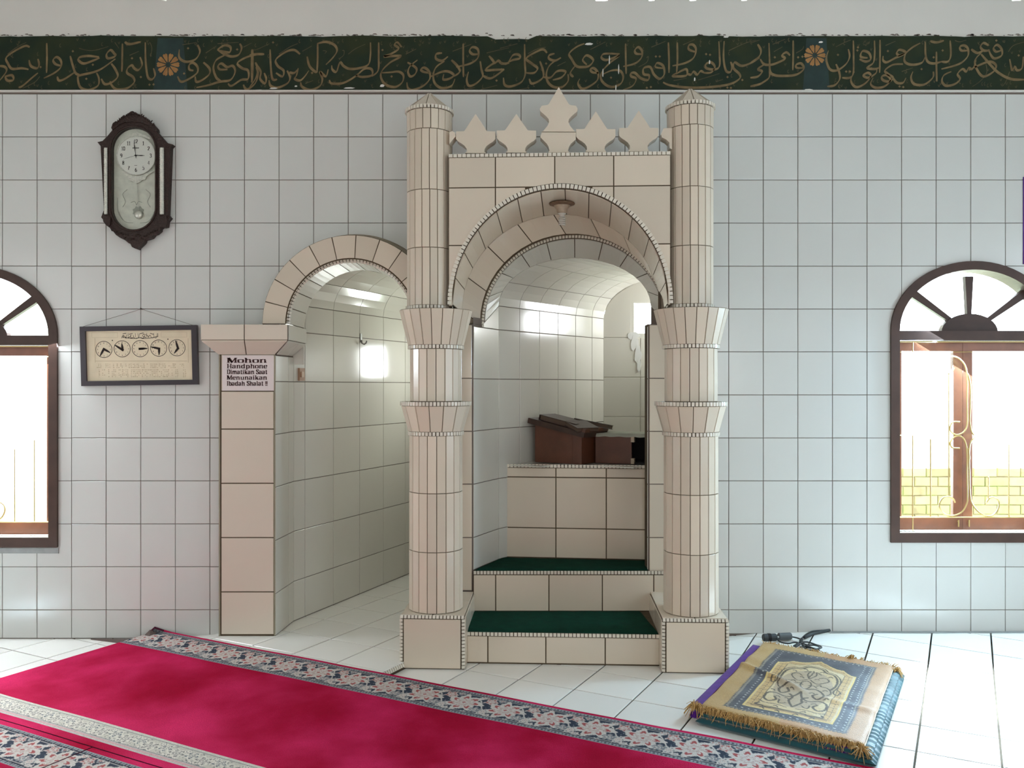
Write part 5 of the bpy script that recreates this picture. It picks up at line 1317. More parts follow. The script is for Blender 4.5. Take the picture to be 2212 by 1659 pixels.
# ---------------------------------------------------------------- printed notice on the pier
SZ = 4.914
sg = thing('paper_sign', 'white paper notice with bold dark serif lettering stuck on the pinkish pier', 'sign', (WX(534, SZ), -.075, WZ(806, SZ)))
MB().bbox(WX(480.5, SZ), WX(593, SZ), -.0765, -.0755, WZ(844, SZ), WZ(767.5, SZ)).build('paper', 'sign', sg)
lines = [('Mohon', 783.2, 773.3, 490, 577.5), ('Handphone', 795.3, 786.2, 490, 578), ('Dimatikan Saat', 807.7, 798.6, 490, 578), ('Menunaikan', 819.8, 811, 490, 577.5), ('Ibadah Shalat !!', 832.7, 823.5, 490, 578.5)]
for t, yb_, yt, xa, xb in lines:
    mb = MB(); write(mb, t, WX(xa, SZ), WZ(yb_, SZ), WZ(yt, SZ)-WZ(yb_, SZ), WX(xb, SZ)-WX(xa, SZ), wf, -.0772, bold=.125 if len(t) > 12 else .115, thin=.045)
    mb.build('printed_line', 'signink', sg)

# switch and hook in the plain niche
e12 = V((-1.2886+1.332, .337-.231, 0)).normalized(); n12 = V((e12.y, -e12.x, 0))
sc = V((-1.306, .292, WZ(809, 5.285)))
sw = thing('light_switch', 'small aged brown light switch on the inner wall of the plain niche', 'switch', tuple(sc))
MB().box(sc+n12*.010, (.026, .009, .039), (e12, n12, PZd)).build('switch_plate', 'switch', sw)
MB().box(sc+n12*.021, (.012, .003, .017), (e12, n12, PZd)).build('rocker', 'switch2', sw)
e23 = V((.5226, 1.263, 0)).normalized(); n23 = V((e23.y, -e23.x, 0))
hc = V((-1.0462, .9226, 1.80))
hk = thing('wall_hook', 'small grey metal hook high on the inner wall of the plain niche', 'hook', tuple(hc))
MB().box(hc+n23*.007, (.010, .003, .030), (e23, n23, PZd)).build('hook_plate', 'metal', hk)
MB().tube([hc+n23*.01+V((0, 0, -.015)), hc+n23*.014+V((0, 0, -.035)), hc+n23*.028+e23*.006+V((0, 0, -.044)), hc+n23*.042+e23*.01+V((0, 0, -.034)), hc+n23*.046+e23*.012+V((0, 0, -.020))], .0055, 8).build('hook_arm', 'metal', hk, smooth=True)

# lamp hanging under the arch
lc = V((WX(1214, 4.74), 4.74-D, 2.475))
lp = thing('ceiling_lamp', 'small spiral energy saving bulb in an old holder under the portal arch', 'lamp', tuple(lc))
MB().lathe([(0, .012), (.055, .010), (.072, .004), (.070, -.003), (.045, -.009), (0, -.010)], lc, 28).build('mounting_plate', 'rust', lp, smooth=True)
MB().lathe([(.046, -.006), (.043, -.016), (.030, -.028), (.029, -.046), (.024, -.052), (0, -.053)], lc, 24).build('lamp_holder', 'fixture', lp, smooth=True)
MB().lathe([(.0235, -.048), (.022, -.056), (.014, -.060), (.014, -.072), (0, -.072)], lc, 16).build('bulb_base', 'bulb', lp, smooth=True)
sp2 = MB(); n = 70
sp2.tube([lc+V((.0155*math.cos(i*.36), .0155*math.sin(i*.36), -.072-.045*i/n)) for i in range(n+1)], .0045, 7)
sp2.build('bulb_spiral', 'bulb', lp, smooth=True)

# ---------------------------------------------------------------- book lecterns on the shelf
A_, B_, C_, D_ = V((.148, .524, 0)), V((.434, .342, 0)), V((.543, .605, 0)), V((.257, .787, 0))
eu = (B_-A_).normalized(); ev = V((-eu.y, eu.x, 0)); LU = (B_-A_).length; LV = .285; z0 = .982
lec = thing('book_lectern', 'varnished wooden slope topped lectern with books on it, on the tiled shelf', 'lectern', tuple(A_+V((0, 0, z0))))
def lb(u, v, z): return A_+eu*u+ev*v+V((0, 0, z0+z))
def board(u0, u1, v0, v1, z00, z10, name='side_panel', m='boxwood'):
    """upright board with a sloping top edge (height z00 at u0, z10 at u1)"""
    MB().add([lb(u0, v0, 0), lb(u1, v0, 0), lb(u1, v1, 0), lb(u0, v1, 0), lb(u0, v0, z00), lb(u1, v0, z10), lb(u1, v1, z10), lb(u0, v1, z00)],
             [(3, 2, 1, 0), (4, 5, 6, 7), (0, 1, 5, 4), (1, 2, 6, 5), (2, 3, 7, 6), (3, 0, 4, 7)]).build(name, m, lec)
hL, hR = .245, .175
board(0, LU-.065, 0, .014, hL, hR+.013, 'front_panel'); board(LU-.063, LU, -.003, .016, hR+.015, hR, 'corner_post')
board(0, LU, LV-.014, LV, hL, hR, 'back_panel'); board(0, .014, .014, LV-.014, hL, hL); board(LU-.014, LU, .016, LV-.014, hR, hR)
sl = V((LU, 0, 0)); slope = math.atan2(hR-hL, LU)
eus = (eu*math.cos(slope)+V((0, 0, math.sin(slope)))).normalized(); ens = (V((0, 0, math.cos(slope)))-eu*math.sin(slope)).normalized()
def slab(u0, u1, v0, v1, n0, n1, name, m, ax=None, tw=0.0):
    o_ = lb(0, 0, hL)
    e1, e2 = eus, ev
    if tw: e1, e2 = (eus*math.cos(tw)+ev*math.sin(tw)), (ev*math.cos(tw)-eus*math.sin(tw))
    MB().box(o_+e1*((u0+u1)/2)+e2*((v0+v1)/2)+ens*((n0+n1)/2), ((u1-u0)/2, (v1-v0)/2, (n1-n0)/2), (e1, e2, ens)).build(name, m, lec)
slab(-.045, LU+.03, -.02, LV+.02, -.004, .030, 'slope_board', 'boxdark')
slab(LU+.012, LU+.034, -.02, LV+.02, .028, .052, 'book_stop', 'boxwood')
def book(nm, label, c, ax, half, spine=-1, m='book'):
    b = thing('book', label, 'book', tuple(c), group='books on the lectern')
    e1, e2, e3 = ax; hx, hy, hz = half
    MB().box(c+e3*(hz-.002), (hx, hy, .002), ax).build('cover', m, b); MB().box(c-e3*(hz-.002), (hx, hy, .002), ax).build('cover', m, b)
    MB().box(c+e1*spine*(hx-.002), (.002, hy, hz), ax).build('spine', m, b)
    MB().box(c-e1*spine*.003, (hx-.006, hy-.005, hz-.004), ax).build('page_block', 'pages', b)
base = lb(0, 0, hL)
book('b', 'thick dark brown book lying on the lectern slope', base+eus*.155+ev*.10+ens*.049, (eus, ev, ens), (.135, .10, .017), m='boxdark')
t2 = .42; e1 = (eus*math.cos(-t2)+ev*math.sin(-t2)); e1 = (e1+V((0, 0, -.10))).normalized(); e2 = V((0, 0, 1)).cross(e1).normalized(); e3 = e1.cross(e2).normalized()
book('c', 'smaller brown book overhanging the low end of the lectern', base+eus*.30+ev*.055+ens*.052, (e1, e2, e3), (.075, .085, .014), m='boxdark')
e1 = (eu*.93+ev*.25+V((0, 0, -.17))).normalized(); e2 = V((-.05, .1, 1)).cross(e1).normalized(); e3 = e1.cross(e2).normalized()
book('d', 'grey covered book behind the thick brown book', base+eu*.275+ev*.285+V((0, 0, -.005)), (e1, e2, e3), (.115, .085, .014), m='book')
e1 = V((.93, .28, .30)).normalized(); e2 = V((0, 0, 1)).cross(e1).normalized(); e3 = e1.cross(e2).normalized()
# open box-shaped lectern beside it
A2, B2 = V((.530, .458, 0)), V((.747, .375, 0))
eu2 = (B2-A2).normalized(); ev2 = V((-eu2.y, eu2.x, 0)); L2_ = (B2-A2).length; h2 = .176
lx = thing('box_lectern', 'open sided brown box with a pale cloth on top beside the lectern', 'box', tuple(A2+V((0, 0, z0))))
def l2(u0, u1, v0, v1, za, zb_, name, m='boxwood'):
    MB().box(A2+eu2*((u0+u1)/2)+ev2*((v0+v1)/2)+V((0, 0, z0+(za+zb_)/2)), ((u1-u0)/2, (v1-v0)/2, (zb_-za)/2), (eu2, ev2, PZd)).build(name, m, lx)
l2(0, L2_, 0, .014, 0, h2, 'front_panel'); l2(0, .014, .014, .25, 0, h2, 'side_panel'); l2(0, L2_+.10, .25, .264, 0, h2, 'back_panel', 'black')  # black back and bottom boards paint in the shade inside the box
l2(0, L2_+.10, .0, .264, h2, h2+.008, 'top_board', 'boxdark'); l2(.014, L2_+.09, .014, .25, 0, .008, 'bottom_board', 'black')
for za, zb_ in ((.0, .035), (h2-.04, h2)): l2(L2_-.004, L2_+.016, -.001, .03, za, zb_, 'corner_block', 'fixture')
n = 24; m_ = 10; g = []
for j in range(m_+1):
    row = []
    for i in range(n+1):
        u = -.004+(L2_+.115)*i/n; v = -.006+.275*j/m_; z = h2+.012+.002*mnoise.noise(V((i*.4, j*.4, 2)))
        if j == 0: z -= .020+.002*math.sin(i)
        if j == 1: v = -.002
        row.append(A2+eu2*u+ev2*v+V((0, 0, z0+z)))
    g.append(row)
MB().grid(g).build('cloth_cover', 'cloth', lx, smooth=True)
# ---------------------------------------------------------------- carpets
def border_pattern(u, v, kind, rs):
    """woven border colours; u along the runner (m), v 0..1 across the band"""
    navy = np.array((.036, .046, .068)); cream = np.array((.52, .47, .43)); grey = np.array((.20, .21, .22)); red = np.array((.34, .085, .08)); rose = np.array((.46, .36, .33)); dk = np.array((.02, .022, .035))
    per = .216 if kind == 'wide' else .150
    p = (u/per) % 1.0; q = v
    c = np.zeros(u.shape+(3,))
    base, line = (navy, cream) if kind == 'wide' else (np.array((.50, .47, .40)), np.array((.16, .17, .17)))
    c[:] = base
    def put(mask, col): c[mask] = col
    A = .225 if kind == 'wide' else .14
    x = (p-.5)*per; y = (q-.52)*A
    # scrolling vines
    vin = np.abs((q-.5)-.24*np.sin(2*PI*p+.4)); put(vin < .022, line)
    vin = np.abs((q-.5)+.26*np.sin(2*PI*p*1+1.2)); put(vin < .018, line)
    vin = np.abs((q-.5)-.33*np.sin(4*PI*p+2.0)); put(vin < .013, grey if kind == 'wide' else line)
    def flower(fx, fy, r, n, ph, outer, inner, core, sx=1.0):
        dx = ((p-fx+.5) % 1-.5)*per/sx; dy = (q-fy)*A
        rr_ = np.hypot(dx, dy); th = np.arctan2(dy, dx); lob = r*(1+.20*np.cos(n*th+ph)+.08*np.cos(2*n*th))
        put(rr_ < lob, outer)
        put((rr_ < lob*.72) & (rr_ > lob*.52) & (np.cos(n*th+ph) > -.1), inner)
        put(rr_ < lob*.40, core); put(rr_ < lob*.24, outer); put(rr_ < lob*.10, inner)
    if kind == 'wide':
        flower(.5, .50, .072, 7, .6, cream, red, rose, 1.15)
        flower(.02, .26, .028, 5, .2, rose, red, cream); flower(.10, .74, .030, 6, 1.2, cream, grey, rose)
        flower(.90, .72, .026, 5, 2.0, grey, rose, cream); flower(.22, .16, .017, 4, 0, grey, cream, red); flower(.80, .14, .017, 4, 1, cream, red, grey)
        flower(.27, .86, .016, 5, 0, cream, rose, grey); flower(.73, .88, .015, 5, 1, grey, cream, red)
        # guard stripes
        for a, b in ((.0, .10), (.90, 1.0)):
            m = (q >= a) & (q <= b); put(m, grey*1.25)
            put(m & (((u/.016) % 1) < .42) & (np.abs(q-(a+b)/2) < .028), dk+.04)
        for e in (.10, .90, .125, .875): put(np.abs(q-e) < .009, dk if e in (.10, .90) else cream*.8)
    else:
        wb = np.array((.62, .58, .50))
        flower(.5, .50, .036, 6, .6, wb, np.array((.20, .19, .18)), np.array((.33, .30, .28)), 1.3)
        flower(.0, .40, .030, 5, .2, wb, np.array((.12, .14, .16)), np.array((.28, .27, .26)), 1.2)
        flower(.25, .75, .018, 4, .2, wb, line, wb); flower(.75, .25, .018, 4, 1.2, wb, line, wb)
        put(q < .13, np.array((.55, .52, .45))); put(q > .80, np.array((.46, .43, .40)))
        for e in (.13, .80): put(np.abs(q-e) < .014, np.array((.22, .22, .22)))
        put((q > .84) & (q < .92), np.array((.52, .34, .33)))
    nz = rs.uniform(.86, 1.10, size=u.shape+(1,))
    return np.clip(c*nz, 0, 1)
def cz_h(u, v, flat=False):
    x, Z = xz(u, v); y = Z-D
    z = zf(x, y, -9 if (u < U_EDGE) else 0)*(0 if flat else 1)
    z = .036*sm(-2.35, -1.95, x)*sm(V_C-.90, V_C-.52, v)*(1-sm(U_EDGE-.02, U_EDGE+.34, u))
    k_ = 1-z/H; x *= k_; y = Z*k_-D
    z += .013+.0025*mnoise.noise(V((u*2.2, v*2.2, 0)))
    if v > V_C-.12: z += .010*max(0, mnoise.noise(V((u*1.7, 5, 0))))*sm(V_C-.12, V_C, v)
    if y > -.012:
        e = y+.012; y = -.012-.25*e; z += e*.62
    return V((x, y, z))
def color_grid(mb_pts, cols, name, m, parent=None):
    n, k = len(mb_pts), len(mb_pts[0])
    mb = MB().grid(mb_pts); o = mb.build(name, m, parent, smooth=True)
    at = o.data.color_attributes.new('pat', 'FLOAT_COLOR', 'POINT')
    rgba = np.ones((n*k, 4), dtype=np.float32); rgba[:, :3] = cols.reshape(-1, 3)
    at.data.foreach_set('color', rgba.ravel()); return o
def carpet(label, u0, u1, vtop, vbot, seed, bands, red_to):
    rs = np.random.RandomState(seed)
    cp = thing('carpet', label, 'carpet', tuple(cz_h((u0+u1)/2, (vtop+vbot)/2)), group=None)
    # crimson field and edges: one pile sheet
    nu, nv = int((u1-u0)/.05), 30
    def sheet(va, vb, name, m, nv_):
        pts = [[cz_h(u0+(u1-u0)*i/nu, va+(vb-va)*j/nv_) for i in range(nu+1)] for j in range(nv_+1)]
        return MB().grid(pts).build(name, m, cp, smooth=True)
    edges = []
    lastv = vtop
    for (va, vb, kind) in bands:
        if lastv-va > .001: sheet(lastv, va, 'pile_edge' if lastv-va < .1 else 'pile_field', 'carpetred', 4 if lastv-va < .1 else 20)
        stp = .0045; ku, kv = int((u1-u0)/stp), max(30, int((va-vb)/.0042))
        U = np.linspace(u0, u1, ku+1); T = np.linspace(0, 1, kv+1)
        UU, TT = np.meshgrid(U, T)
        wob = .006*np.sin(UU*5+seed)
        C = border_pattern(UU, np.clip(TT, 0, 1), kind, rs)
        pts = [[None]*(ku+1) for _ in range(kv+1)]
        for i in range(ku+1):
            a = cz_h(U[i], va); b = cz_h(U[i], vb)
            bent = va > V_C-.08
            for j in range(kv+1):
                t = T[j]
                if bent or j % 1 == 0 and va > 3.2: p = cz_h(U[i], va+(vb-va)*t) if (U[i] < -1.9 or j % 6 == 0 or True) else a.lerp(b, t)
                else: p = a.lerp(b, t)
                pts[j][i] = (p.x, p.y, p.z)
        color_grid(pts, C, 'woven_border', 'carpetpat', cp)
        lastv = vb
    if lastv-red_to > .001: sheet(lastv, red_to, 'pile_edge' if lastv-red_to < .1 else 'pile_field', 'carpetred', 4 if lastv-red_to < .1 else 20)
    # turned-down rim
    r = MB()
    for (va, ua, ub) in ((vtop, u0, u1), (red_to, u0, u1)):
        P = [cz_h(ua+(ub-ua)*i/nu, va) for i in range(nu+1)]
        r.grid([P, [q-V((0, 0, .012)) for q in P]])
    for uu in (u0, u1):
        P = [cz_h(uu, vtop+(red_to-vtop)*i/40) for i in range(41)]
        r.grid([P, [q-V((0, 0, .012)) for q in P]])
    r.build('carpet_rim', 'maroon', cp)
    return cp
carpet('long crimson carpet with floral border running along the tiled floor to the wall corner', -4.26, .95, V_C, 2.268, 1, [(3.520, 3.262, 'wide'), (2.452, 2.312, 'narrow')], 2.268)
def carpet2(label, u0, u1, seed):
    return carpet(label, u0, u1, 2.262, 1.15, seed, [(2.232, 2.005, 'wide')], 1.15)
carpet2('crimson prayer carpet with grey blue floral border in the near corner, before the seam', -4.26, -3.124, 2)
carpet2('crimson prayer carpet with navy floral border continuing past the seam', -3.116, -.6, 5)
tri = [FL(196, 1380.5, .004), FL(268, 1390, .004), FL(300, 1400, .004), FL(420, 1402, .004), FL(360, 1381.5, .004), FL(300, 1381, .004)]
mb = MB(); mb.add([(p.x, min(p.y, -.004), .006+p.z*0) for p in tri]+[(p.x, min(p.y, -.004), .001) for p in tri], [tuple(range(5, -1, -1)), *[(i, (i+1) % 6, 6+(i+1) % 6, 6+i) for i in range(6)]])
tag(mb.build('underlay_mat', 'brown'), 'grey brown felt underlay showing between carpet corner and wall', 'mat')
# folded corner of the carpet standing up against the wall
cn = [(WX(305, 4.94), -.035, .012), (WX(322, 4.93), -.045, .085), (WX(344, 4.93), -.050, .020), (WX(325, 4.9), -.075, .018)]
mb = MB(); n = 6
cr = V((WX(322.5, 4.95), -.028, WZ(1361, 4.95)))
L_, Rr_, Fm = V((WX(303, 4.93), -.045, .016)), V((WX(347, 4.93), -.045, .018)), V((WX(322, 4.88), -.105, .018))
mb.add([L_, Fm, cr, Rr_, L_+V((0, .03, 0)), Rr_+V((0, .03, 0))], [(0, 1, 2), (1, 3, 2), (2, 3, 5), (4, 0, 2), (5, 4, 2)])
mb.build('turned_corner', 'brown', bpy.data.objects['carpet'], label='turned up brown backing of the carpet corner')

# ---------------------------------------------------------------- pile of folded prayer rugs
zt_ = .062
TL, TR, BR, BL = FL(1649, 1388, zt_), FL(1930, 1440, zt_), FL(1866, 1612, zt_), FL(1511, 1528, zt_)
ea = (TR-TL).normalized(); eb = (BL-TL).normalized()
def rp(a, b, z): p = TL.lerp(TR, a).lerp(BL.lerp(BR, a), b); p.z = z; return p
def fold_z(a, b):
    z = .004*mnoise.noise(V((a*3, b*4, 1)))+.003*mnoise.noise(V((a*9, b*11, 4)))
    # the crease that crosses from the long side into the middle
    l = b-(.40+.34*a); z += .016*math.exp(-(l/.028)**2)*(1-sm(.42, .60, a))
    l = b-(.55+.10*a); z += .009*math.exp(-(l/.03)**2)*sm(.55, .72, a)
    l = b-(.28+.2*a); z += .005*math.exp(-(l/.05)**2)*(1-sm(.2, .5, a))
    return z
def sheet_rug(name, label, col, A0, A1, B0, B1, zb_, zt, m, ripple=0, group='prayer rugs in the pile', n=40, k=50, over=0.0):
    """a folded rug: a soft flat body with rounded edges"""
    g = []; prof = []
    for j in range(k+1):
        b = B0+(B1-B0)*j/k; row = []
        for i in range(n+1):
            a = A0+(A1-A0)*i/n
            ea_ = min(i, n-i)/n*abs(A1-A0)*.68; eb_ = min(j, k-j)/k*abs(B1-B0)*1.1
            e = min(ea_, eb_); r = (zt-zb_)/2
            s = 1-(max(0, r-e)/r)**2 if r > 0 else 1; s = math.sqrt(max(0, s))
            z = zb_+r+r*s
            if ripple and i > n*.80: z += ripple*math.sin(b*150+1.3*math.sin(b*31))*(i/n-.80)*5
            z += .0018*mnoise.noise(V((a*6, b*6, zt*50)))
            row.append(rp(a, b, z))
        g.append(row)
    mb = MB().grid(g)
    g2 = [[V((p.x, p.y, zb_+((zt-zb_)/2 if (j in (0, k) or i in (0, n)) else 0))) for i, p in enumerate(r)] for j, r in enumerate(g)]
    mb.grid(g2)
    o = mb.build(name, m, smooth=True); tag(o, label, 'rug', group); return o
sheet_rug('prayer_rug', 'teal velvet prayer rug with ribbed edge lowest in the pile', None, -.005, 1.075, -.035, 1.045, .003, .030, 'teal', ripple=.004, n=44, k=160)
sheet_rug('prayer_rug', 'second teal prayer rug folded above the lowest one', None, .0, 1.050, -.03, 1.03, .0305, .046, 'teal', ripple=.004, n=44, k=160)
sheet_rug('prayer_rug', 'purple velvet prayer rug peeking out on the column side of the pile', None, -.075, .97, .03, 1.0, .0465, .053, 'purple')
sheet_rug('prayer_rug', 'dark maroon prayer rug directly under the golden one', None, -.01, .985, .10, 1.005, .0535, .057, 'maroon')
# the golden rug on top
na, nb = 190, 300
Aa = np.linspace(0, 1, na+1); Bb = np.linspace(0, 1, nb+1); AAg, BBg = np.meshgrid(Aa, Bb)
X_m = AAg*.68; Y_m = BBg*1.11            # metres
col = np.zeros(AAg.shape+(3,)); gold = np.array((.42, .26, .095)); tan = np.array((.40, .21, .085)); slate = np.array((.034, .034, .045)); pale = np.array((.52, .40, .22)); inkc = np.array((.055, .032, .012)); yel = np.array((.62, .43, .13)); mauve = np.array((.22, .145, .11))
nzv = np.array([[mnoise.noise(V((a*5, b*7, 0))) for a in Aa[::5]] for b in Bb[::5]]); nzv = np.kron(nzv, np.ones((5, 5)))[:nb+1, :na+1]
col[:] = gold
col[(AAg > .5)] = tan
dL = AAg-.13; dR = .895-AAg; dT = BBg-.07; dB = .935-BBg
d = np.minimum(np.minimum(dL*.68, dR*.68), np.minimum(dT*1.11, dB*1.11))
zig = .010*np.abs(((AAg*.68+BBg*1.11)/.018) % 1-.5)*2
m_ = d > zig-.004
sl_c = slate[None, None]*(1+1.1*np.clip(nzv, 0, 1)[..., None]*1.6)
col = np.where(m_[..., None], sl_c, col)
lace = (np.abs(d-.012) < .004) & ((((X_m+Y_m)/.013) % 1) < .5); col[lace] = np.array((.34, .30, .22))
dots = (np.hypot(((X_m/.03) % 1-.5), ((Y_m/.03) % 1-.5)) < .16) & (d > .02) & (d < .055); col[dots] = np.array((.42, .40, .36))
# inner panel with lobed top
d2 = np.minimum(np.minimum((AAg-.235)*.68, (.79-AAg)*.68), (.875-BBg)*1.11)
topc = .235+.045*np.cos((AAg-.51)/.28*PI)*-1+.03*np.abs(np.sin((AAg-.51)/.28*PI*1.5))
d2 = np.minimum(d2, (BBg-topc+.045)*1.11)
inn = d2 > 0; col[inn] = pale; col = np.where((inn & (nzv > .05))[..., None], (pale*.6+gold*.4)[None, None], col)
col[np.abs(d2) < .0035] = yel
cell = inn & (d2 > .008) & (d2 < .045); 
col[cell] = gold*1.12
col[cell & ((((Y_m)/.052) % 1) < .07)] = inkc*1.6; col[(np.abs(d2-.026) < .0022) & inn & (((Y_m/.026) % 1) < .6)] = inkc*2; col[np.abs(d2-.047) < .002] = inkc*1.5
ctr = (np.hypot((AAg-.51)/.19, (BBg-.55)/.24) < 1) & inn; col = np.where(ctr[..., None], (mauve*.55+pale*.45)[None, None], col)
def stroke(pts, w, c_, soft=1):
    P = np.array(catmull(pts, 10)); 
    for p, q in zip(P[:-1], P[1:]):
        ax, ay, bx_, by_ = p[0]*.68, p[1]*1.11, q[0]*.68, q[1]*1.11
        i0 = np.searchsorted(Aa*.68, min(ax, bx_)-w*2); i1 = np.searchsorted(Aa*.68, max(ax, bx_)+w*2); j0 = np.searchsorted(Bb*1.11, min(ay, by_)-w*2); j1 = np.searchsorted(Bb*1.11, max(ay, by_)+w*2)
        if i1 <= i0 or j1 <= j0: continue
        xx, yy = X_m[j0:j1, i0:i1], Y_m[j0:j1, i0:i1]; L2v = (bx_-ax)**2+(by_-ay)**2+1e-12
        t = np.clip(((xx-ax)*(bx_-ax)+(yy-ay)*(by_-ay))/L2v, 0, 1); dd_ = np.hypot(xx-ax-t*(bx_-ax), yy-ay-t*(by_-ay))
        sub = col[j0:j1, i0:i1]; sub[dd_ < w] = c_
w1 = .0056; W = .0036
for sx in (-1, 1):
    m = lambda pts: [(.51+sx*x, y) for x, y in pts]
    stroke(m([(0, .25), (.05, .26), (.09, .30), (.14, .31), (.18, .37), (.19, .45), (.17, .50)]), w1, inkc)
    stroke(m([(0, .235), (.06, .245), (.10, .285), (.15, .295), (.20, .36), (.21, .45), (.19, .52), (.22, .55), (.235, .51), (.21, .49)]), W, inkc)
    stroke(m([(.01, .43), (.06, .46), (.10, .44), (.13, .40), (.10, .37), (.06, .39)]), W, inkc)
    stroke(m([(0, .42), (.03, .36), (.02, .31), (.06, .34)]), W, inkc)
    stroke(m([(.02, .55), (.07, .53), (.12, .55), (.15, .60), (.12, .64), (.08, .61), (.10, .58)]), w1, inkc)
    stroke(m([(0, .60), (.03, .66), (.08, .68), (.14, .66), (.19, .68), (.20, .74), (.16, .77), (.12, .74), (.14, .71)]), w1, inkc)
    stroke(m([(0, .78), (.04, .72), (.03, .67), (.06, .64)]), w1, inkc)
    stroke(m([(0, .56), (.03, .52), (.03, .47), (0, .45)]), W, inkc)
    stroke(m([(.10, .48), (.15, .49), (.18, .54), (.16, .58)]), W, inkc)
    stroke(m([(.03, .80), (.10, .79), (.17, .80), (.22, .78)]), W, inkc)
    stroke(m([(0, .84), (.20, .84), (.20, .815)]), w1, inkc)
    stroke(m([(.02, .50), (.05, .49), (.08, .51)]), W, inkc)
    stroke(m([(.05, .75), (.09, .77), (.10, .73)]), W, inkc)
    for (x, y) in ((.05, .30), (.12, .345), (.045, .41), (.08, .475), (.13, .52), (.06, .58), (.17, .63), (.11, .70), (.05, .70), (.08, .815), (.15, .86), (.05, .865)):
        stroke(m([(x, y), (x+.012, y-.006), (x+.02, y)]), .0038, inkc); stroke(m([(x, y), (x-.008, y+.01)]), .003, inkc)
stroke([(.51, .30), (.51, .34), (.50, .40)], W, inkc)
col *= np.random.RandomState(4).uniform(.9, 1.08, size=AAg.shape+(1,))
pts = []
for j in range(nb+1):
    row = []
    for i in range(na+1):
        a, b = Aa[i], Bb[j]
        z = .0665+fold_z(a, b); e = min(a, 1-a)*.68
        ee = max(0, .02-e)/.02; z -= .006*ee*ee
        if b > .96: z -= .020*((b-.96)/.04)**2
        p = rp(a+.008*mnoise.noise(V((b*6, 3, 0))), b, z); row.append(tuple(p))
    pts.append(row)
gr_ = color_grid(pts, np.clip(col, 0, 1), 'rug_face', 'goldrug')
gr_.name = 'prayer_rug'; tag(gr_, 'golden woven prayer rug with scroll medallion and slate border on top of the pile', 'rug', 'prayer rugs in the pile')
fr_ = MB(); rr = random.Random(21)
for i in range(1100):                     # long fringe on the near side
    a = rr.uniform(-.02, 1.0); p = rp(a, .985+rr.uniform(-.012, .012), .058+rr.uniform(-.008, .006)); l = rr.uniform(.025, .06)
    d_ = (eb*rr.uniform(.6, 1)+ea*rr.uniform(-.75, .75)); q = p+d_*l*.5+V((0, 0, rr.uniform(.0, .010))); r = p+d_*l+V((0, 0, -rr.uniform(.008, .035)))
    fr_.tube([p, q, r], [.0022, .0018, .0008], 4, cap=False)
for i in range(260):                     # short fringe on the far side
    a = rr.uniform(.0, 1.0); p = rp(a, .006, .058+rr.uniform(-.003, .004)); l = rr.uniform(.012, .034)
    d_ = (-eb*rr.uniform(.5, 1)+ea*rr.uniform(-.8, .8)); r = p+d_*l+V((0, 0, rr.uniform(-.006, .016)))
    fr_.tube([p, p.lerp(r, .5)+V((0, 0, .003)), r], [.0022, .002, .0010], 4, cap=False)
for (a, b, cnt, s, up) in ((-.03, 1.0, 60, .05, .03), (1.02, .02, 40, .04, .01), (.99, 1.01, 60, .05, .0), (.70, .0, 40, .04, .03)):
    c = rp(a, b, .05)
    for i in range(cnt):
        d_ = V((rr.uniform(-1, 1), rr.uniform(-1, 1), rr.uniform(-.3, .6))).normalized(); fr_.tube([c, c+d_*s*.5+V((0, 0, up*.5)), c+d_*s+V((0, 0, -.02+up*.2))], [.003, .002, .001], 4, cap=False)
fo = fr_.build('rug_fringe', 'goldfringe', gr_, kind='stuff')
cord = [rp(1.0, i/40, .061+fold_z(1, i/40)-.005) for i in range(41)]
MB().tube(cord, .0028, 6).build('selvedge_cord', 'paper', gr_, smooth=True, label='pale yellow selvedge cord')
pf_ = MB()
for i in range(120):
    a = rr.choice([rr.uniform(.80, .92), rr.uniform(-.04, .0)]); p = rp(a, 1.0, .044); d_ = eb*rr.uniform(.4, 1)+ea*rr.uniform(-.5, .5)
    pf_.tube([p, p+d_*.02+V((0, 0, .003)), p+d_*.04+V((0, 0, -.02))], [.003, .0025, .0012], 4, cap=False)
pu = bpy.data.objects['prayer_rug.002']; pf_.build('rug_fringe', 'purple', pu, kind='stuff')
mf_ = MB()
for i in range(110):
    a = rr.uniform(.0, .95); p = rp(a, 1.0, .050); d_ = eb*rr.uniform(.4, 1)+ea*rr.uniform(-.6, .6)
    mf_.tube([p, p+d_*.012, p+d_*.026+V((0, 0, -.018))], [.0025, .002, .001], 4, cap=False)
mf_.build('rug_fringe', 'maroon', bpy.data.objects['prayer_rug.003'], kind='stuff')

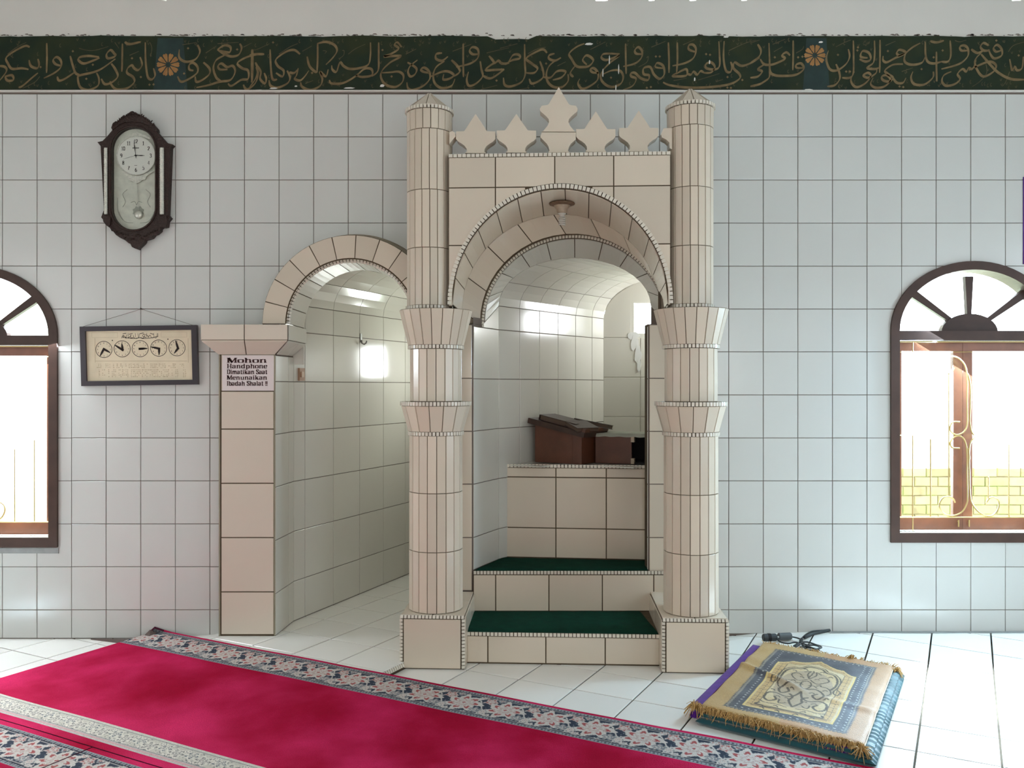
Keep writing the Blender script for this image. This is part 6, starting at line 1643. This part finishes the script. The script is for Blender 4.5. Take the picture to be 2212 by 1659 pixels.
# ---------------------------------------------------------------- extension cord by the wall
zc = .042
def fp(px, py, z=.05): return FL(px, py, z)
ex_ = thing('extension_cord', 'dark grey extension cord with plug and socket coiled on the floor near the wall', 'cord', tuple(fp(1690, 1378, .04)))
def cyl(p, q, r, name, m, n=14): MB().tube([p, p.lerp(q, .06), p.lerp(q, .94), q], [r*.8, r, r, r*.85], n).build(name, m, ex_, smooth=False)
cyl(fp(1648, 1377.5, .058), fp(1677, 1376.5, .058), .021, 'socket_body', 'cord')
MB().tube([fp(1658, 1377, .058), fp(1665, 1377, .058)], .0225, 14).build('socket_band', 'black', ex_)
cyl(fp(1681, 1375, .056), fp(1709, 1374, .056), .020, 'plug_body', 'plug')
MB().tube([fp(1676, 1376.5, .056), fp(1683, 1376, .056)], .006, 8).build('plug_pins', 'metal', ex_)
cz_ = lambda s: [fp(1560+float(q.split(',')[0])/5.37, 1350+float(q.split(',')[1])/5.37, .049) for q in s.split()]
for s in ('630,135 660,120 700,110 760,120 830,140 900,170 930,200 960,260 1020,290 1090,290 1150,270 1140,240 1080,220 1000,205 940,205 900,190 940,130 1010,90 1100,75 1240,62',
          '640,140 640,175 680,200 760,205 830,200 880,215 860,240 830,235 900,200 960,230 1040,270 1110,275',
          '900,185 910,170 930,160 925,205 940,240 990,255 1080,285 1130,285', '850,260 890,240 920,215 985,222 1060,232 1130,262 1100,283 1040,262 960,250 905,262'):
    Q = catmull([tuple(p) for p in cz_(s)], 5)
    Q = [(p[0], p[1], p[2]+.004*math.sin(i*.3)) for i, p in enumerate(Q)]
    MB().tube(Q, .0042, 7).build('cord', 'cord', ex_, smooth=True)
MB().tube([fp(x, y, .05) for x, y in ((1738, 1377), (1755, 1369), (1775, 1364.5), (1792, 1361.5))], .009, 8).build('cord_sleeve', 'cord', ex_, smooth=True)

# narrow purple edged hanging at the right end of the tiled wall
hx = WX(2208.5)
hg = thing('purple_banner', 'purple edged hanging at the far end of the tiled wall', 'banner', (hx, -.01, WZ(480)))
MB().bbox(hx, hx+.018, -.012, -.006, WZ(571), WZ(383)).build('banner_edge', 'purple', hg)
MB().bbox(hx+.018, hx+.36, -.011, -.006, WZ(571), WZ(383)).build('banner_cloth', 'paper', hg)
